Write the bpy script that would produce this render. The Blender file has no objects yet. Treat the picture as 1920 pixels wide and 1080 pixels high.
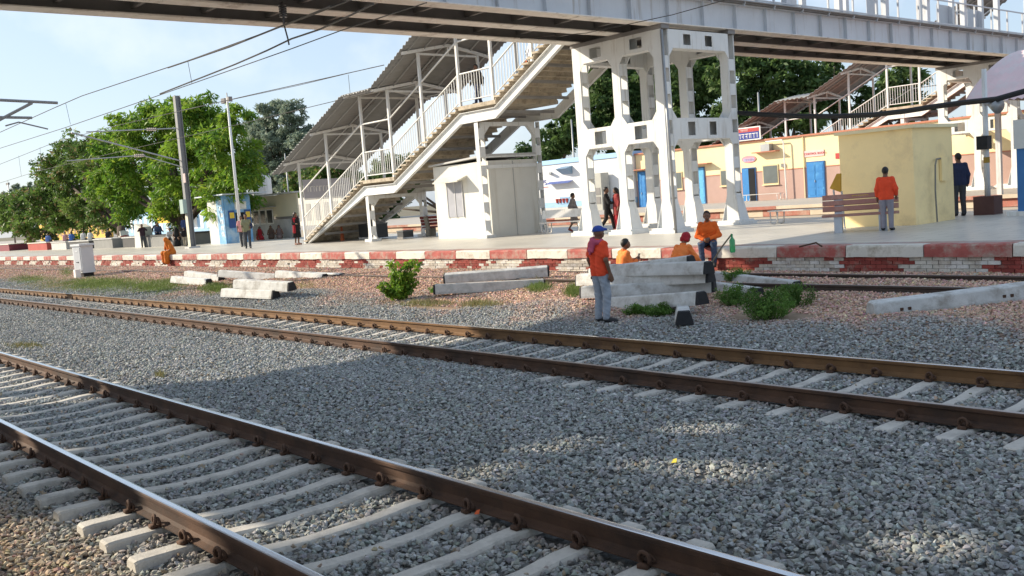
import bpy, bmesh, math, random
import numpy as np
from mathutils import Vector, Matrix
random.seed(7); rng = np.random.default_rng(7)
scene = bpy.context.scene
col = scene.collection
# ------------------------------------------------------------------ camera
FPX, YAW, PITCH, ROLL, CAMH = 1815.5, 0.7066, 0.0925, -0.0761, 2.1847
_a = np.array([-math.cos(YAW)*math.cos(PITCH), math.sin(YAW)*math.cos(PITCH), -math.sin(PITCH)])
_r = np.array([math.sin(YAW), math.cos(YAW), 0.0]); _u = np.cross(_r, _a)
_c, _s = math.cos(ROLL), math.sin(ROLL)
CR = _c*_r + _s*_u; CU = -_s*_r + _c*_u
CP = np.array([0, 0, CAMH])
cam = bpy.data.cameras.new('camera'); cam.sensor_width = 36; cam.lens = FPX/1920*36; cam.clip_start = .1; cam.clip_end = 6000
camo = bpy.data.objects.new('camera', cam); col.objects.link(camo)
camo.matrix_world = Matrix(((CR[0], CU[0], -_a[0], 0), (CR[1], CU[1], -_a[1], 0), (CR[2], CU[2], -_a[2], CAMH), (0, 0, 0, 1)))
scene.camera = camo
# ------------------------------------------------------------------ light
SUN = (-1.6, -1.1, 1.0)
world = bpy.data.worlds.new('World'); scene.world = world; world.use_nodes = True
nt = world.node_tree; nt.nodes.clear()
out = nt.nodes.new('ShaderNodeOutputWorld'); bg = nt.nodes.new('ShaderNodeBackground'); sky = nt.nodes.new('ShaderNodeTexSky')
sky.sky_type = 'NISHITA'; sky.sun_disc = False
el = math.atan2(SUN[2], math.hypot(SUN[0], SUN[1])); sky.sun_elevation = el; sky.sun_rotation = math.atan2(SUN[0], SUN[1])
sky.air_density = 1.0; sky.dust_density = 1.2; sky.ozone_density = 1.0; sky.altitude = 100
# faint cumulus, the same all over the sky
tc = nt.nodes.new('ShaderNodeTexCoord'); mp = nt.nodes.new('ShaderNodeMapping'); mp.inputs['Scale'].default_value = (1, 1, 1.25); mp.inputs['Location'].default_value = (.35, .1, .62)
nz = nt.nodes.new('ShaderNodeTexNoise'); nz.inputs['Scale'].default_value = 3.1; nz.inputs['Detail'].default_value = 7; nz.inputs['Roughness'].default_value = .55
rp = nt.nodes.new('ShaderNodeValToRGB'); rp.color_ramp.elements[0].position = .56; rp.color_ramp.elements[1].position = .74; rp.color_ramp.elements[1].color = (.55, .55, .55, 1)
mx = nt.nodes.new('ShaderNodeMix'); mx.data_type = 'RGBA'; mx.inputs['B'].default_value = (6.4, 6.5, 6.7, 1)
nt.links.new(tc.outputs['Generated'], mp.inputs['Vector']); nt.links.new(mp.outputs[0], nz.inputs['Vector']); nt.links.new(nz.outputs['Fac'], rp.inputs['Fac'])
hz = nt.nodes.new('ShaderNodeMix'); hz.data_type = 'RGBA'; hz.inputs['Factor'].default_value = .62; hz.inputs['B'].default_value = (3.35, 4.1, 5.1, 1); nt.links.new(sky.outputs[0], hz.inputs['A'])     # even summer haze
nt.links.new(rp.outputs['Color'], mx.inputs['Factor']); nt.links.new(hz.outputs['Result'], mx.inputs['A']); nt.links.new(mx.outputs['Result'], bg.inputs['Color'])
bg.inputs['Strength'].default_value = .1; nt.links.new(bg.outputs[0], out.inputs[0])
sl = bpy.data.lights.new('sun', 'SUN'); sl.energy = 4.0; sl.angle = math.radians(.6); sl.color = (1, .88, .70)
so = bpy.data.objects.new('sun', sl); col.objects.link(so)
so.rotation_euler = Vector(SUN).to_track_quat('Z', 'Y').to_euler()
scene.view_settings.view_transform = 'Standard'; scene.view_settings.look = 'None'; scene.view_settings.exposure = .95; scene.view_settings.gamma = 1
scene.view_settings.use_curve_mapping = False
scene.render.resolution_x, scene.render.resolution_y = 1024, 576
# ------------------------------------------------------------------ helpers
def ray(x, y): return _a + CR*(x-960)/FPX + CU*(540-y)/FPX
def at(x, y, X=None, Y=None, Z=None):
    d = ray(x, y)
    t = (Z-CP[2])/d[2] if Z is not None else (Y-CP[1])/d[1] if Y is not None else (X-CP[0])/d[0]
    return CP + t*d
_mats = {}
def M(name, c, rough=.75, metal=0, var=.12, scale=3.0, bump=.0, bscale=60, c2=None, c2scale=.7, c2amt=.5, spec=.4, streak=False, obj=False, alpha=None, emit=None, trans=None):
    if name in _mats: return _mats[name]
    m = bpy.data.materials.new(name); m.use_nodes = True; n = m.node_tree; b = n.nodes['Principled BSDF']
    b.inputs['Roughness'].default_value = rough; b.inputs['Metallic'].default_value = metal; b.inputs['Specular IOR Level'].default_value = spec
    L = n.links.new
    g = n.nodes.new('ShaderNodeTexCoord') if obj else n.nodes.new('ShaderNodeNewGeometry')
    pos = g.outputs['Object'] if obj else g.outputs['Position']
    a = n.nodes.new('ShaderNodeTexNoise'); a.inputs['Scale'].default_value = scale; a.inputs['Detail'].default_value = 5; a.inputs['Roughness'].default_value = .65; L(pos, a.inputs['Vector'])
    r = n.nodes.new('ShaderNodeMapRange'); r.inputs['From Min'].default_value = .25; r.inputs['From Max'].default_value = .75; r.inputs['To Min'].default_value = 1-var; r.inputs['To Max'].default_value = 1+var; L(a.outputs['Fac'], r.inputs['Value'])
    x = n.nodes.new('ShaderNodeMix'); x.data_type = 'RGBA'; x.blend_type = 'MULTIPLY'; x.inputs['Factor'].default_value = 1
    x.inputs['A'].default_value = (*c, 1); L(r.outputs[0], x.inputs['B']); res = x.outputs['Result']
    if c2:
        e = n.nodes.new('ShaderNodeTexNoise'); e.inputs['Scale'].default_value = c2scale; e.inputs['Detail'].default_value = 8; e.inputs['Roughness'].default_value = .7; 
        if streak: sm_ = n.nodes.new('ShaderNodeMapping'); sm_.inputs['Scale'].default_value = (1.6, 1.6, .13); L(pos, sm_.inputs['Vector']); L(sm_.outputs[0], e.inputs['Vector'])
        else: L(pos, e.inputs['Vector'])
        q = n.nodes.new('ShaderNodeValToRGB'); q.color_ramp.elements[0].position = .62-c2amt*.3; q.color_ramp.elements[1].position = .82-c2amt*.3; L(e.outputs['Fac'], q.inputs['Fac'])
        y = n.nodes.new('ShaderNodeMix'); y.data_type = 'RGBA'; L(q.outputs['Color'], y.inputs['Factor']); L(res, y.inputs['A']); y.inputs['B'].default_value = (*c2, 1); res = y.outputs['Result']
    L(res, b.inputs['Base Color'])
    if bump:
        k = n.nodes.new('ShaderNodeTexNoise'); k.inputs['Scale'].default_value = bscale; k.inputs['Detail'].default_value = 4; L(pos, k.inputs['Vector'])
        u = n.nodes.new('ShaderNodeBump'); u.inputs['Strength'].default_value = bump; u.inputs['Distance'].default_value = .02; L(k.outputs['Fac'], u.inputs['Height']); L(u.outputs[0], b.inputs['Normal'])
    if emit: b.inputs['Emission Color'].default_value = (*c, 1); b.inputs['Emission Strength'].default_value = emit
    if trans: b.inputs['Transmission Weight'].default_value = trans
    _mats[name] = m
    return m
class MB:
    def __init__(s, o=(0, 0, 0)): s.v = []; s.f = []; s.m = []; s.o = tuple(o)
    def add(s, vs, fs, m=0):
        k = len(s.v); s.v += [tuple(map(float, p)) for p in vs]
        for f in fs: s.f.append(tuple(i+k for i in f)); s.m.append(m)
        return s
    def box(s, x0, x1, y0, y1, z0, z1, m=0):
        return s.add([(x, y, z) for x in (x0, x1) for y in (y0, y1) for z in (z0, z1)], [(0, 1, 3, 2), (4, 6, 7, 5), (0, 4, 5, 1), (2, 3, 7, 6), (0, 2, 6, 4), (1, 5, 7, 3)], m)
    def cb(s, c, d, m=0): return s.box(c[0]-d[0]/2, c[0]+d[0]/2, c[1]-d[1]/2, c[1]+d[1]/2, c[2]-d[2]/2, c[2]+d[2]/2, m)
    def beam(s, a, b, w, h, m=0, up=(0, 0, 1)):
        a = Vector(a); b = Vector(b); d = (b-a).normalized(); side = d.cross(Vector(up))
        if side.length < 1e-4: side = d.cross(Vector((1, 0, 0)))
        side.normalize(); u = side.cross(d)
        vs = [p + side*sx*w/2 + u*sz*h/2 for p in (a, b) for sx in (-1, 1) for sz in (-1, 1)]
        return s.add(vs, [(0, 2, 3, 1), (4, 5, 7, 6), (0, 1, 5, 4), (2, 6, 7, 3), (0, 4, 6, 2), (1, 3, 7, 5)], m)
    def tube(s, pts, r, n=6, m=0, caps=True):
        P = [Vector(p) for p in pts]; R = r if hasattr(r, '__len__') else [r]*len(P)
        k = len(s.v); pu = None
        for i, p in enumerate(P):
            d = (P[min(i+1, len(P)-1)]-P[max(i-1, 0)]).normalized()
            if pu is None: pu = d.cross(Vector((.31, .22, .93)));  pu = pu if pu.length > .05 else d.cross(Vector((1, 0, 0)))
            u = (pu - d*pu.dot(d)).normalized(); w = d.cross(u); pu = u
            for j in range(n):
                t = 2*math.pi*j/n; s.v.append(tuple(p + (u*math.cos(t)+w*math.sin(t))*R[i]))
        for i in range(len(P)-1):
            for j in range(n): s.f.append((k+i*n+j, k+i*n+(j+1) % n, k+(i+1)*n+(j+1) % n, k+(i+1)*n+j)); s.m.append(m)
        if caps:
            s.f.append(tuple(k+j for j in reversed(range(n)))); s.f.append(tuple(k+(len(P)-1)*n+j for j in range(n))); s.m += [m, m]
        return s
    def prism(s, poly, vec, m=0, mcap=None):
        n = len(poly); vec = Vector(vec); k = len(s.v)
        s.v += [tuple(map(float, p)) for p in poly] + [tuple(Vector(p)+vec) for p in poly]
        for i in range(n): s.f.append((k+i, k+(i+1) % n, k+n+(i+1) % n, k+n+i)); s.m.append(m)
        s.f.append(tuple(k+i for i in reversed(range(n)))); s.f.append(tuple(k+n+i for i in range(n))); s.m += [m if mcap is None else mcap]*2
        return s
    def mesh(s, name, mats, smooth=False):
        me = bpy.data.meshes.new(name); o = s.o
        me.from_pydata([(x-o[0], y-o[1], z-o[2]) for x, y, z in s.v], [], s.f)
        for m in (mats if isinstance(mats, (list, tuple)) else [mats]): me.materials.append(m)
        me.polygons.foreach_set('material_index', s.m)
        bm = bmesh.new(); bm.from_mesh(me); bmesh.ops.recalc_face_normals(bm, faces=bm.faces); bm.to_mesh(me); bm.free()
        if smooth: me.polygons.foreach_set('use_smooth', [True]*len(me.polygons))
        me.update(); return me
    def build(s, name, mats, parent=None, smooth=False): return link(name, s.mesh(name, mats, smooth), parent)
def link(name, me, parent=None, loc=None):
    o = bpy.data.objects.new(name, me); col.objects.link(o)
    if parent is not None: o.parent = parent
    if loc is not None: o.location = loc
    return o
def tag(o, label=None, cat=None, group=None, kind=None):
    if label: o['label'] = label
    if cat: o['category'] = cat
    if group: o['group'] = group
    if kind: o['kind'] = kind
    return o
def thing(name, label, cat, loc=(0, 0, 0), rz=0, group=None):
    o = bpy.data.objects.new(name, None); col.objects.link(o); o.location = loc; o.rotation_euler = (0, 0, rz); o.empty_display_size = .2
    return tag(o, label, cat, group)
def copy_tree(o, parent=None):
    c = o.copy(); col.objects.link(c); c.parent = parent
    for ch in list(o.children): copy_tree(ch, c)
    return c
def npmesh(name, V, F, mats, smooth=False, mi=None):
    me = bpy.data.meshes.new(name); V = np.asarray(V, np.float32); F = np.asarray(F, np.int32); n, k = F.shape
    me.vertices.add(len(V)); me.vertices.foreach_set('co', V.ravel()); me.loops.add(n*k); me.loops.foreach_set('vertex_index', F.ravel())
    me.polygons.add(n); me.polygons.foreach_set('loop_start', np.arange(0, n*k, k, dtype=np.int32)); me.polygons.foreach_set('loop_total', np.full(n, k, np.int32))
    for m in (mats if isinstance(mats, (list, tuple)) else [mats]): me.materials.append(m)
    if mi is not None: me.polygons.foreach_set('material_index', np.asarray(mi, np.int32))
    if smooth: me.polygons.foreach_set('use_smooth', np.ones(n, bool))
    me.update(calc_edges=True); me.validate(); return me
# ------------------------------------------------------------------ materials
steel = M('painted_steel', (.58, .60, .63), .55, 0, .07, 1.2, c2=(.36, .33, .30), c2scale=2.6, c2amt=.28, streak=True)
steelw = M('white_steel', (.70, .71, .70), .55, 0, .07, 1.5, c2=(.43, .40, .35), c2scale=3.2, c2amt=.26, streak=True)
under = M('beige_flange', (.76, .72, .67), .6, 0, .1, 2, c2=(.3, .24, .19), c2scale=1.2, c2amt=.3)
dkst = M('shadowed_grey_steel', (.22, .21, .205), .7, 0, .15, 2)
conc = M('worn_concrete', (.42, .36, .28), .9, 0, .22, 3, .4, 30, c2=(.20, .165, .12), c2scale=2.5, c2amt=.6)
concl = M('light_concrete', (.50, .495, .475), .85, 0, .12, 4, .3, 50, c2=(.34, .33, .31), c2scale=3, c2amt=.4)
black = M('black_paint', (.018, .018, .02), .7, 0, .3, 8)
rust = M('rusted_iron', (.085, .045, .028), .85, 0, .35, 14, .3, 90)
white = M('white_paint', (.78, .77, .74), .6, 0, .06, 2, c2=(.5, .46, .38), c2scale=2.3, c2amt=.3, streak=True)
wire = M('wire', (.06, .055, .05), .5, .3)
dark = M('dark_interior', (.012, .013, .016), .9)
galv = M('galvanised', (.36, .37, .38), .5, .6, .12, 3)
PZ = .62   # far platform level
# ================================================================== ground and tracks
T1, T2, T3, T3Z = 3.572, 9.507, 17.14, .12
_gy = [-3, .9, 1.6, 2.1, 2.5, 4.85, 5.3, 6.4, 7.6, 8.15, 9.5, 10.8, 11.2, 12, 13, 15, 16, 16.5, 18, 18.9, 20]
_gv = [-.45, -.44, -.37, -.29, -.236, -.240, -.205, -.19, -.205, -.212, -.222, -.21, -.215, -.15, -.10, -.06, -.02, 0, .03, .06, .06]
def _n2(x, y):
    return (np.sin(x*1.7+y*.6)+np.sin(y*2.3-x*.9+1.3)+np.sin(x*.53+2.1)*1.3+np.sin((x+y)*3.1))*.25
_bumps = [(-24.5, 13.2, .13, 1.6, .8), (-14.2, 13.6, .08, 1.2, .7), (-6, 13.6, .06, 2, 1), (-12, 6.6, .05, 3, .8), (-18, 6.5, .06, 4, .9), (-31, 14.2, .08, 2, .8)]
def gz(x, y):
    x = np.asarray(x, float); y = np.asarray(y, float)
    z = np.interp(y, _gy, _gv)
    t = np.clip((-x-11)/12, 0, 1); t = t*t*(3-2*t); z = z + t*np.interp(y, [15, 15.9, 16.3, 18.1, 18.5, 18.9], [0, .05, .08, .075, .0, -.12])
    z = z + .04*np.exp(-((y-8.22)/.3)**2)*np.clip((-x-8.5)/2, 0, 1)
    edge = np.where((abs(y-T1) < 1.5) | (abs(y-T2) < 1.5), .35, 1.0)
    z = z + .022*_n2(x, y)*edge
    for bx, by, h, sx, sy in _bumps: z = z + h*np.exp(-((x-bx)/sx)**2-((y-by)/sy)**2)
    return z
def g1(x, y): return float(gz(x, y))
dirt = M('dry_earth', (.16, .135, .10), .95, 0, .25, .35, .5, 8, c2=(.09, .11, .045), c2scale=.15, c2amt=.5)
tag(MB().add([(-2500, -2500, -.62), (2500, -2500, -.62), (2500, 2500, -.62), (-2500, 2500, -.62)], [(0, 1, 2, 3)]).build('ground', dirt), kind='structure')
# ballast bed with a grey and a brown half (the two tracks were ballasted at different times)
def bed_material():
    m = bpy.data.materials.new('ballast_bed'); m.use_nodes = True; n = m.node_tree; b = n.nodes['Principled BSDF']; L = n.links.new
    b.inputs['Roughness'].default_value = .95; b.inputs['Specular IOR Level'].default_value = .2
    g = n.nodes.new('ShaderNodeNewGeometry'); sx = n.nodes.new('ShaderNodeSeparateXYZ'); L(g.outputs['Position'], sx.inputs[0])
    nn = n.nodes.new('ShaderNodeTexNoise'); nn.inputs['Scale'].default_value = .8; nn.inputs['Detail'].default_value = 5; L(g.outputs['Position'], nn.inputs['Vector'])
    ad = n.nodes.new('ShaderNodeMath'); ad.operation = 'MULTIPLY_ADD'; L(nn.outputs['Fac'], ad.inputs[0]); ad.inputs[1].default_value = 3.0; L(sx.outputs['Y'], ad.inputs[2])
    mr = n.nodes.new('ShaderNodeMapRange'); mr.inputs['From Min'].default_value = 12.8; mr.inputs['From Max'].default_value = 15; L(ad.outputs[0], mr.inputs['Value'])
    mx = n.nodes.new('ShaderNodeMix'); mx.data_type = 'RGBA'; mx.inputs['A'].default_value = (.13, .13, .125, 1); mx.inputs['B'].default_value = (.26, .16, .105, 1); L(mr.outputs[0], mx.inputs['Factor'])
    vo = n.nodes.new('ShaderNodeTexVoronoi'); vo.inputs['Scale'].default_value = 17; L(g.outputs['Position'], vo.inputs['Vector'])
    mu = n.nodes.new('ShaderNodeMix'); mu.data_type = 'RGBA'; mu.blend_type = 'OVERLAY'; mu.inputs['Factor'].default_value = .55
    bw = n.nodes.new('ShaderNodeRGBToBW'); L(vo.outputs['Color'], bw.inputs[0]); L(mx.outputs['Result'], mu.inputs['A']); L(bw.outputs[0], mu.inputs['B']); L(mu.outputs['Result'], b.inputs['Base Color'])
    bp = n.nodes.new('ShaderNodeBump'); bp.inputs['Strength'].default_value = 1; bp.inputs['Distance'].default_value = .05; bp.invert = True; L(vo.outputs['Distance'], bp.inputs['Height']); L(bp.outputs[0], b.inputs['Normal'])
    return m
bedm = bed_material()
def sheet(name, xs, ys, fz, mat, kind='structure'):
    X, Y = np.meshgrid(xs, ys, indexing='ij'); Z = fz(X, Y); nx, ny = X.shape
    V = np.stack([X, Y, Z], -1).reshape(-1, 3); i = np.arange(nx*ny).reshape(nx, ny)
    F = np.stack([i[:-1, :-1], i[1:, :-1], i[1:, 1:], i[:-1, 1:]], -1).reshape(-1, 4)
    return tag(link(name, npmesh(name, V, F, mat, True)), kind=kind)
sheet('ballast_bed', np.concatenate([np.arange(-400, -90, 8), np.arange(-90, -34, .6), np.arange(-34, 14, .2)]), np.concatenate([np.arange(.85, 19.1, .2)]), gz, bedm)
sheet('track_bed', np.arange(-400, 60, 20), np.array([32.0, 36, 40, 43.6]), lambda x, y: 0*x-.2, bedm)
sandm = M('bare_sandy_earth', (.27, .19, .13), .95, 0, .18, 2, .4, 40, c2=(.2, .15, .1), c2scale=1.5)
# ---- loose stones
def hull_stone(i):
    r = np.random.default_rng(100+i); p = r.normal(size=(13, 3)); p /= np.linalg.norm(p, axis=1)[:, None]; p *= r.uniform(.75, 1.1, (13, 1))
    p *= np.array([1, r.uniform(.6, .9), r.uniform(.4, .65)])
    bm = bmesh.new()
    for q in p: bm.verts.new(q*.5)
    bmesh.ops.convex_hull(bm, input=bm.verts[:]); bmesh.ops.delete(bm, geom=[v for v in bm.verts if not v.link_faces], context='VERTS')
    me = bpy.data.meshes.new('stone'); bm.to_mesh(me); bm.free(); return me
stm = bpy.data.materials.new('crushed_stone'); stm.use_nodes = True
_n = stm.node_tree; _b = _n.nodes['Principled BSDF']; _b.inputs['Roughness'].default_value = .85; _b.inputs['Specular IOR Level'].default_value = .25
_at = _n.nodes.new('ShaderNodeAttribute'); _at.attribute_type = 'INSTANCER'; _at.attribute_name = 'scol'
_g = _n.nodes.new('ShaderNodeNewGeometry'); _nn = _n.nodes.new('ShaderNodeTexNoise'); _nn.inputs['Scale'].default_value = 55; _nn.inputs['Detail'].default_value = 4; _n.links.new(_g.outputs['Position'], _nn.inputs['Vector'])
_mr = _n.nodes.new('ShaderNodeMapRange'); _mr.inputs['To Min'].default_value = .55; _mr.inputs['To Max'].default_value = 1.45; _n.links.new(_nn.outputs['Fac'], _mr.inputs['Value'])
_mx = _n.nodes.new('ShaderNodeMix'); _mx.data_type = 'RGBA'; _mx.blend_type = 'MULTIPLY'; _mx.inputs['Factor'].default_value = 1
_n.links.new(_at.outputs['Color'], _mx.inputs['A']); _n.links.new(_mr.outputs[0], _mx.inputs['B']); _n.links.new(_mx.outputs['Result'], _b.inputs['Base Color'])
stone_col = bpy.data.collections.new('stone_shapes')
for i in range(16):
    me = hull_stone(i); me.materials.append(stm); stone_col.objects.link(bpy.data.objects.new('stone', me))
def gn_scatter():
    ng = bpy.data.node_groups.new('scatter', 'GeometryNodeTree'); ng.interface.new_socket('Geometry', in_out='INPUT', socket_type='NodeSocketGeometry'); ng.interface.new_socket('Geometry', in_out='OUTPUT', socket_type='NodeSocketGeometry')
    N = ng.nodes.new; L = ng.links.new
    gi, go = N('NodeGroupInput'), N('NodeGroupOutput'); ip = N('GeometryNodeInstanceOnPoints'); ci = N('GeometryNodeCollectionInfo')
    ci.inputs['Collection'].default_value = stone_col; ci.inputs['Separate Children'].default_value = True; ci.inputs['Reset Children'].default_value = True
    def named(nm, t):
        a = N('GeometryNodeInputNamedAttribute'); a.data_type = t; a.inputs['Name'].default_value = nm; return a.outputs['Attribute']
    e = N('FunctionNodeEulerToRotation'); L(named('rot', 'FLOAT_VECTOR'), e.inputs[0])
    ip.inputs['Pick Instance'].default_value = True
    L(gi.outputs[0], ip.inputs['Points']); L(ci.outputs[0], ip.inputs['Instance']); L(e.outputs[0], ip.inputs['Rotation']); L(named('scl', 'FLOAT'), ip.inputs['Scale']); L(named('sid', 'INT'), ip.inputs['Instance Index'])
    L(ip.outputs[0], go.inputs[0]); return ng
SCAT = gn_scatter()
def scatter(name, P, scl, colr, label):
    n = len(P); me = bpy.data.meshes.new(name); me.vertices.add(n); me.vertices.foreach_set('co', P.astype(np.float32).ravel())
    a = me.attributes.new('rot', 'FLOAT_VECTOR', 'POINT'); e = np.stack([rng.normal(0, .45, n), rng.normal(0, .45, n), rng.uniform(0, 6.28, n)], -1); a.data.foreach_set('vector', e.astype(np.float32).ravel())
    a = me.attributes.new('scl', 'FLOAT', 'POINT'); a.data.foreach_set('value', scl.astype(np.float32))
    a = me.attributes.new('sid', 'INT', 'POINT'); a.data.foreach_set('value', rng.integers(0, 16, n).astype(np.int32))
    a = me.attributes.new('scol', 'FLOAT_COLOR', 'POINT'); a.data.foreach_set('color', np.concatenate([colr, np.ones((n, 1))], 1).astype(np.float32).ravel())
    o = link(name, me); md = o.modifiers.new('scatter', 'NODES'); md.node_group = SCAT
    return tag(o, label, 'gravel', kind='stuff')
def stone_points(x0, x1, y0, y1, dens):
    n = int((x1-x0)*(y1-y0)*dens); x = rng.uniform(x0, x1, n); y = rng.uniform(y0, y1, n)
    # keep the wedge a viewer near the camera can see
    ang = np.degrees(np.arctan2(y, -x)); keep = (ang > 5) & (ang < 78); x, y = x[keep], y[keep]
    # leave the sleeper tops and rails of the two ballasted tracks clear
    return x, y
SP = .5915; X01 = -20.0101
def on_sleeper(x, y):
    r = np.zeros(len(x), bool)
    for yc, xo, hl, hw in ((T1, X01, 1.36, .09), (T2, X01+.12, 1.3, .098)):
        d = np.abs((x-xo+SP/2) % SP - SP/2); r |= (np.abs(y-yc) < hl) & (d < hw) & ((yc == T1) | (y > yc-1.0) | (x > -9.5+.8*np.sin(x*9)))
        for s in (-1, 1): r |= np.abs(y-yc-s*.874) < .07
    for s in (-1, 1): r |= np.abs(y-T3-s*.874) < .06
    return r
patches = [(-9.3, 13.55, .75, .45), (-17.5, 12.6, 1.0, .18)]     # bare earth showing
def stone_cols(x, y):
    n = len(x); w = np.clip((y + 1.1*_n2(x*.8, y*.8) + .5*_n2(x*2.7, y*2.2) - 12.35)/1.5 + rng.normal(0, .18, n), 0, 1)
    w = np.where(y < 11, 0, w)
    tone = np.exp(rng.normal(0, .23, n))[:, None]
    grey = np.array([.295, .30, .288])*tone*(1+rng.normal(0, .03, (n, 3)))
    brown = np.array([.52, .35, .265])*np.exp(rng.normal(0, .25, n))[:, None]*(1+rng.normal(0, .09, (n, 3)))
    c = grey*(1-w)[:, None] + brown*w[:, None]
    pale = rng.random(n) < .012; c[pale] = np.array([.5, .49, .46])
    tan = rng.random(n) < .03; c[tan] = np.array([.30, .24, .17])
    w2 = np.clip((2.35-y)/.5 + .5*_n2(x*2, y*2) + rng.normal(0, .2, n), 0, 1)[:, None]; c = c*(1-w2)+np.array([.40, .31, .225])*tone*(1+rng.normal(0, .06, (n, 3)))*w2
    rs_ = np.exp(-((np.abs(np.abs(y-T1)-.874)/.22)**2)) + np.exp(-((np.abs(np.abs(y-T2)-.874)/.22)**2)); c = c*(1-.35*rs_[:, None]*np.array([.7, 1, 1.15]))     # rust dust beside the rails
    return np.clip(c, .02, .8)
_px, _py, _ps = [], [], []
for (x0, x1, y0, y1, dens, s0, s1) in [(-14, 1, .9, 11.3, 900, .042, .076), (-27, -14, .9, 11.3, 680, .046, .08), (-45, -27, 1.5, 11.3, 420, .05, .085), (-90, -45, 3, 11.3, 110, .07, .11),
                                        (-16, 2, 11.3, 18.9, 760, .04, .075), (-30, -16, 11.3, 18.9, 560, .045, .08), (-55, -30, 11.3, 18.9, 300, .05, .09), (-95, -55, 11.3, 18.9, 90, .07, .11)]:
    x, y = stone_points(x0, x1, y0, y1, dens); k = ~on_sleeper(x, y)
    for bx, by, sx, sy in patches: k &= ((x-bx)/sx)**2+((y-by)/sy)**2 + .35*_n2(x*3, y*3) > 1
    x, y = x[k], y[k]; _px.append(x); _py.append(y); _ps.append(rng.uniform(s0, s1, len(x))*np.where(rng.random(len(x)) < .12, 1.25, 1))
x = np.concatenate(_px); y = np.concatenate(_py); s = np.concatenate(_ps)
z = gz(x, y) + rng.uniform(-.006, .022, len(x))
scatter('ballast_stones', np.stack([x, y, z], -1), s, stone_cols(x, y), 'loose crushed ballast stones, grey by the tracks and brown by the platform')
# a few stray stones lying on the sleepers
k = 240; sx_ = rng.uniform(-19, -3.5, k); sy_ = rng.choice([T1, T2], k)+rng.uniform(-.75, .75, k)
scatter('stray_stones', np.stack([sx_, sy_, np.full(k, -.168)], -1), rng.uniform(.035, .06, k), stone_cols(sx_, np.full(k, 2.)), 'single stones lying on the sleepers')
# bare earth patches
for (bx, by, sx, sy) in patches:
    mb = MB((bx, by, 0)); c = g1(bx, by)+.012; ring = [(bx+sx*1.15*math.cos(t)*(1+.15*math.sin(3*t)), by+sy*1.15*math.sin(t)*(1+.12*math.cos(2*t))) for t in np.linspace(0, 6.28, 24, endpoint=False)]
    mb.add([(bx, by, c)]+[(px, py, g1(px, py)+.004) for px, py in ring], [(0, 1+i, 1+(i+1) % 24) for i in range(24)])
    o = mb.build('earth_patch', sandm, None, True); o.location = (bx, by, 0); tag(o, kind='structure')
# ---- rails
rail_rust = M('rail_rust', (.085, .044, .026), .8, 0, .35, 3, .25, 80, c2=(.035, .022, .017), c2scale=1.3, c2amt=.5)
rail_rust2 = M('rail_rust_ochre', (.155, .082, .034), .8, 0, .3, 3, .25, 80, c2=(.07, .036, .02), c2scale=1.3, c2amt=.4)
rail_dull = M('rail_head_worn', (.36, .31, .28), .38, .75, .15, 2)
rail_shine = M('rail_head_bright', (.72, .72, .74), .2, 1, .06, 4)
prof = [(-.075, -.172), (.075, -.172), (.075, -.161), (.03, -.147), (.0083, -.125), (.0083, -.052), (.034, -.038), (.036, -.012), (.030, -.002), (.018, 0), (-.018, 0), (-.030, -.002), (-.036, -.012), (-.034, -.038), (-.0083, -.052), (-.0083, -.125), (-.03, -.147), (-.075, -.161)]
def rail(yc, ztop, rm, hm, label, x0=-260, x1=9):
    n = len(prof); o = (x0, yc, ztop); me = MB()
    me.v = [(xx, py, pz) for xx in np.linspace(0, x1-x0, 41) for py, pz in prof]
    for s in range(40):
        for i in range(n):
            me.f.append((s*n+i, s*n+(i+1) % n, (s+1)*n+(i+1) % n, (s+1)*n+i)); me.m.append(1 if i in (8, 9, 10) else 0)
    me.f.append(tuple(range(n))); me.m.append(0); me.f.append(tuple(40*n+i for i in range(n))); me.m.append(0)
    ob = me.build('rail', [rm, hm]); ob.location = o; return tag(ob, label, 'rail')
rail(T1-.874, 0, rail_rust, rail_shine, 'orange-rusted rail with bright shiny head, sleeper ends sticking out beside it')
rail(T1+.874, 0, rail_rust, rail_shine, 'bright shiny rail beside the wide heap of grey ballast')
rail(T2-.874, 0, rail_rust, rail_dull, 'brown rusted rail with dull head on buried sleepers, on the grey ballast side')
rail(T2+.874, 0, rail_rust2, rail_shine, 'ochre rusted rail along the feet of the man in the red shirt')
r3 = M('rail_old', (.07, .05, .04), .8, 0, .3, 3)
rail(T3-.874, T3Z, r3, rail_dull, 'old dark rail behind the stacked concrete sleepers')
rail(T3+.874, T3Z, r3, rail_dull, 'old rail half buried in brown stones under the platform wall')
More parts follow.
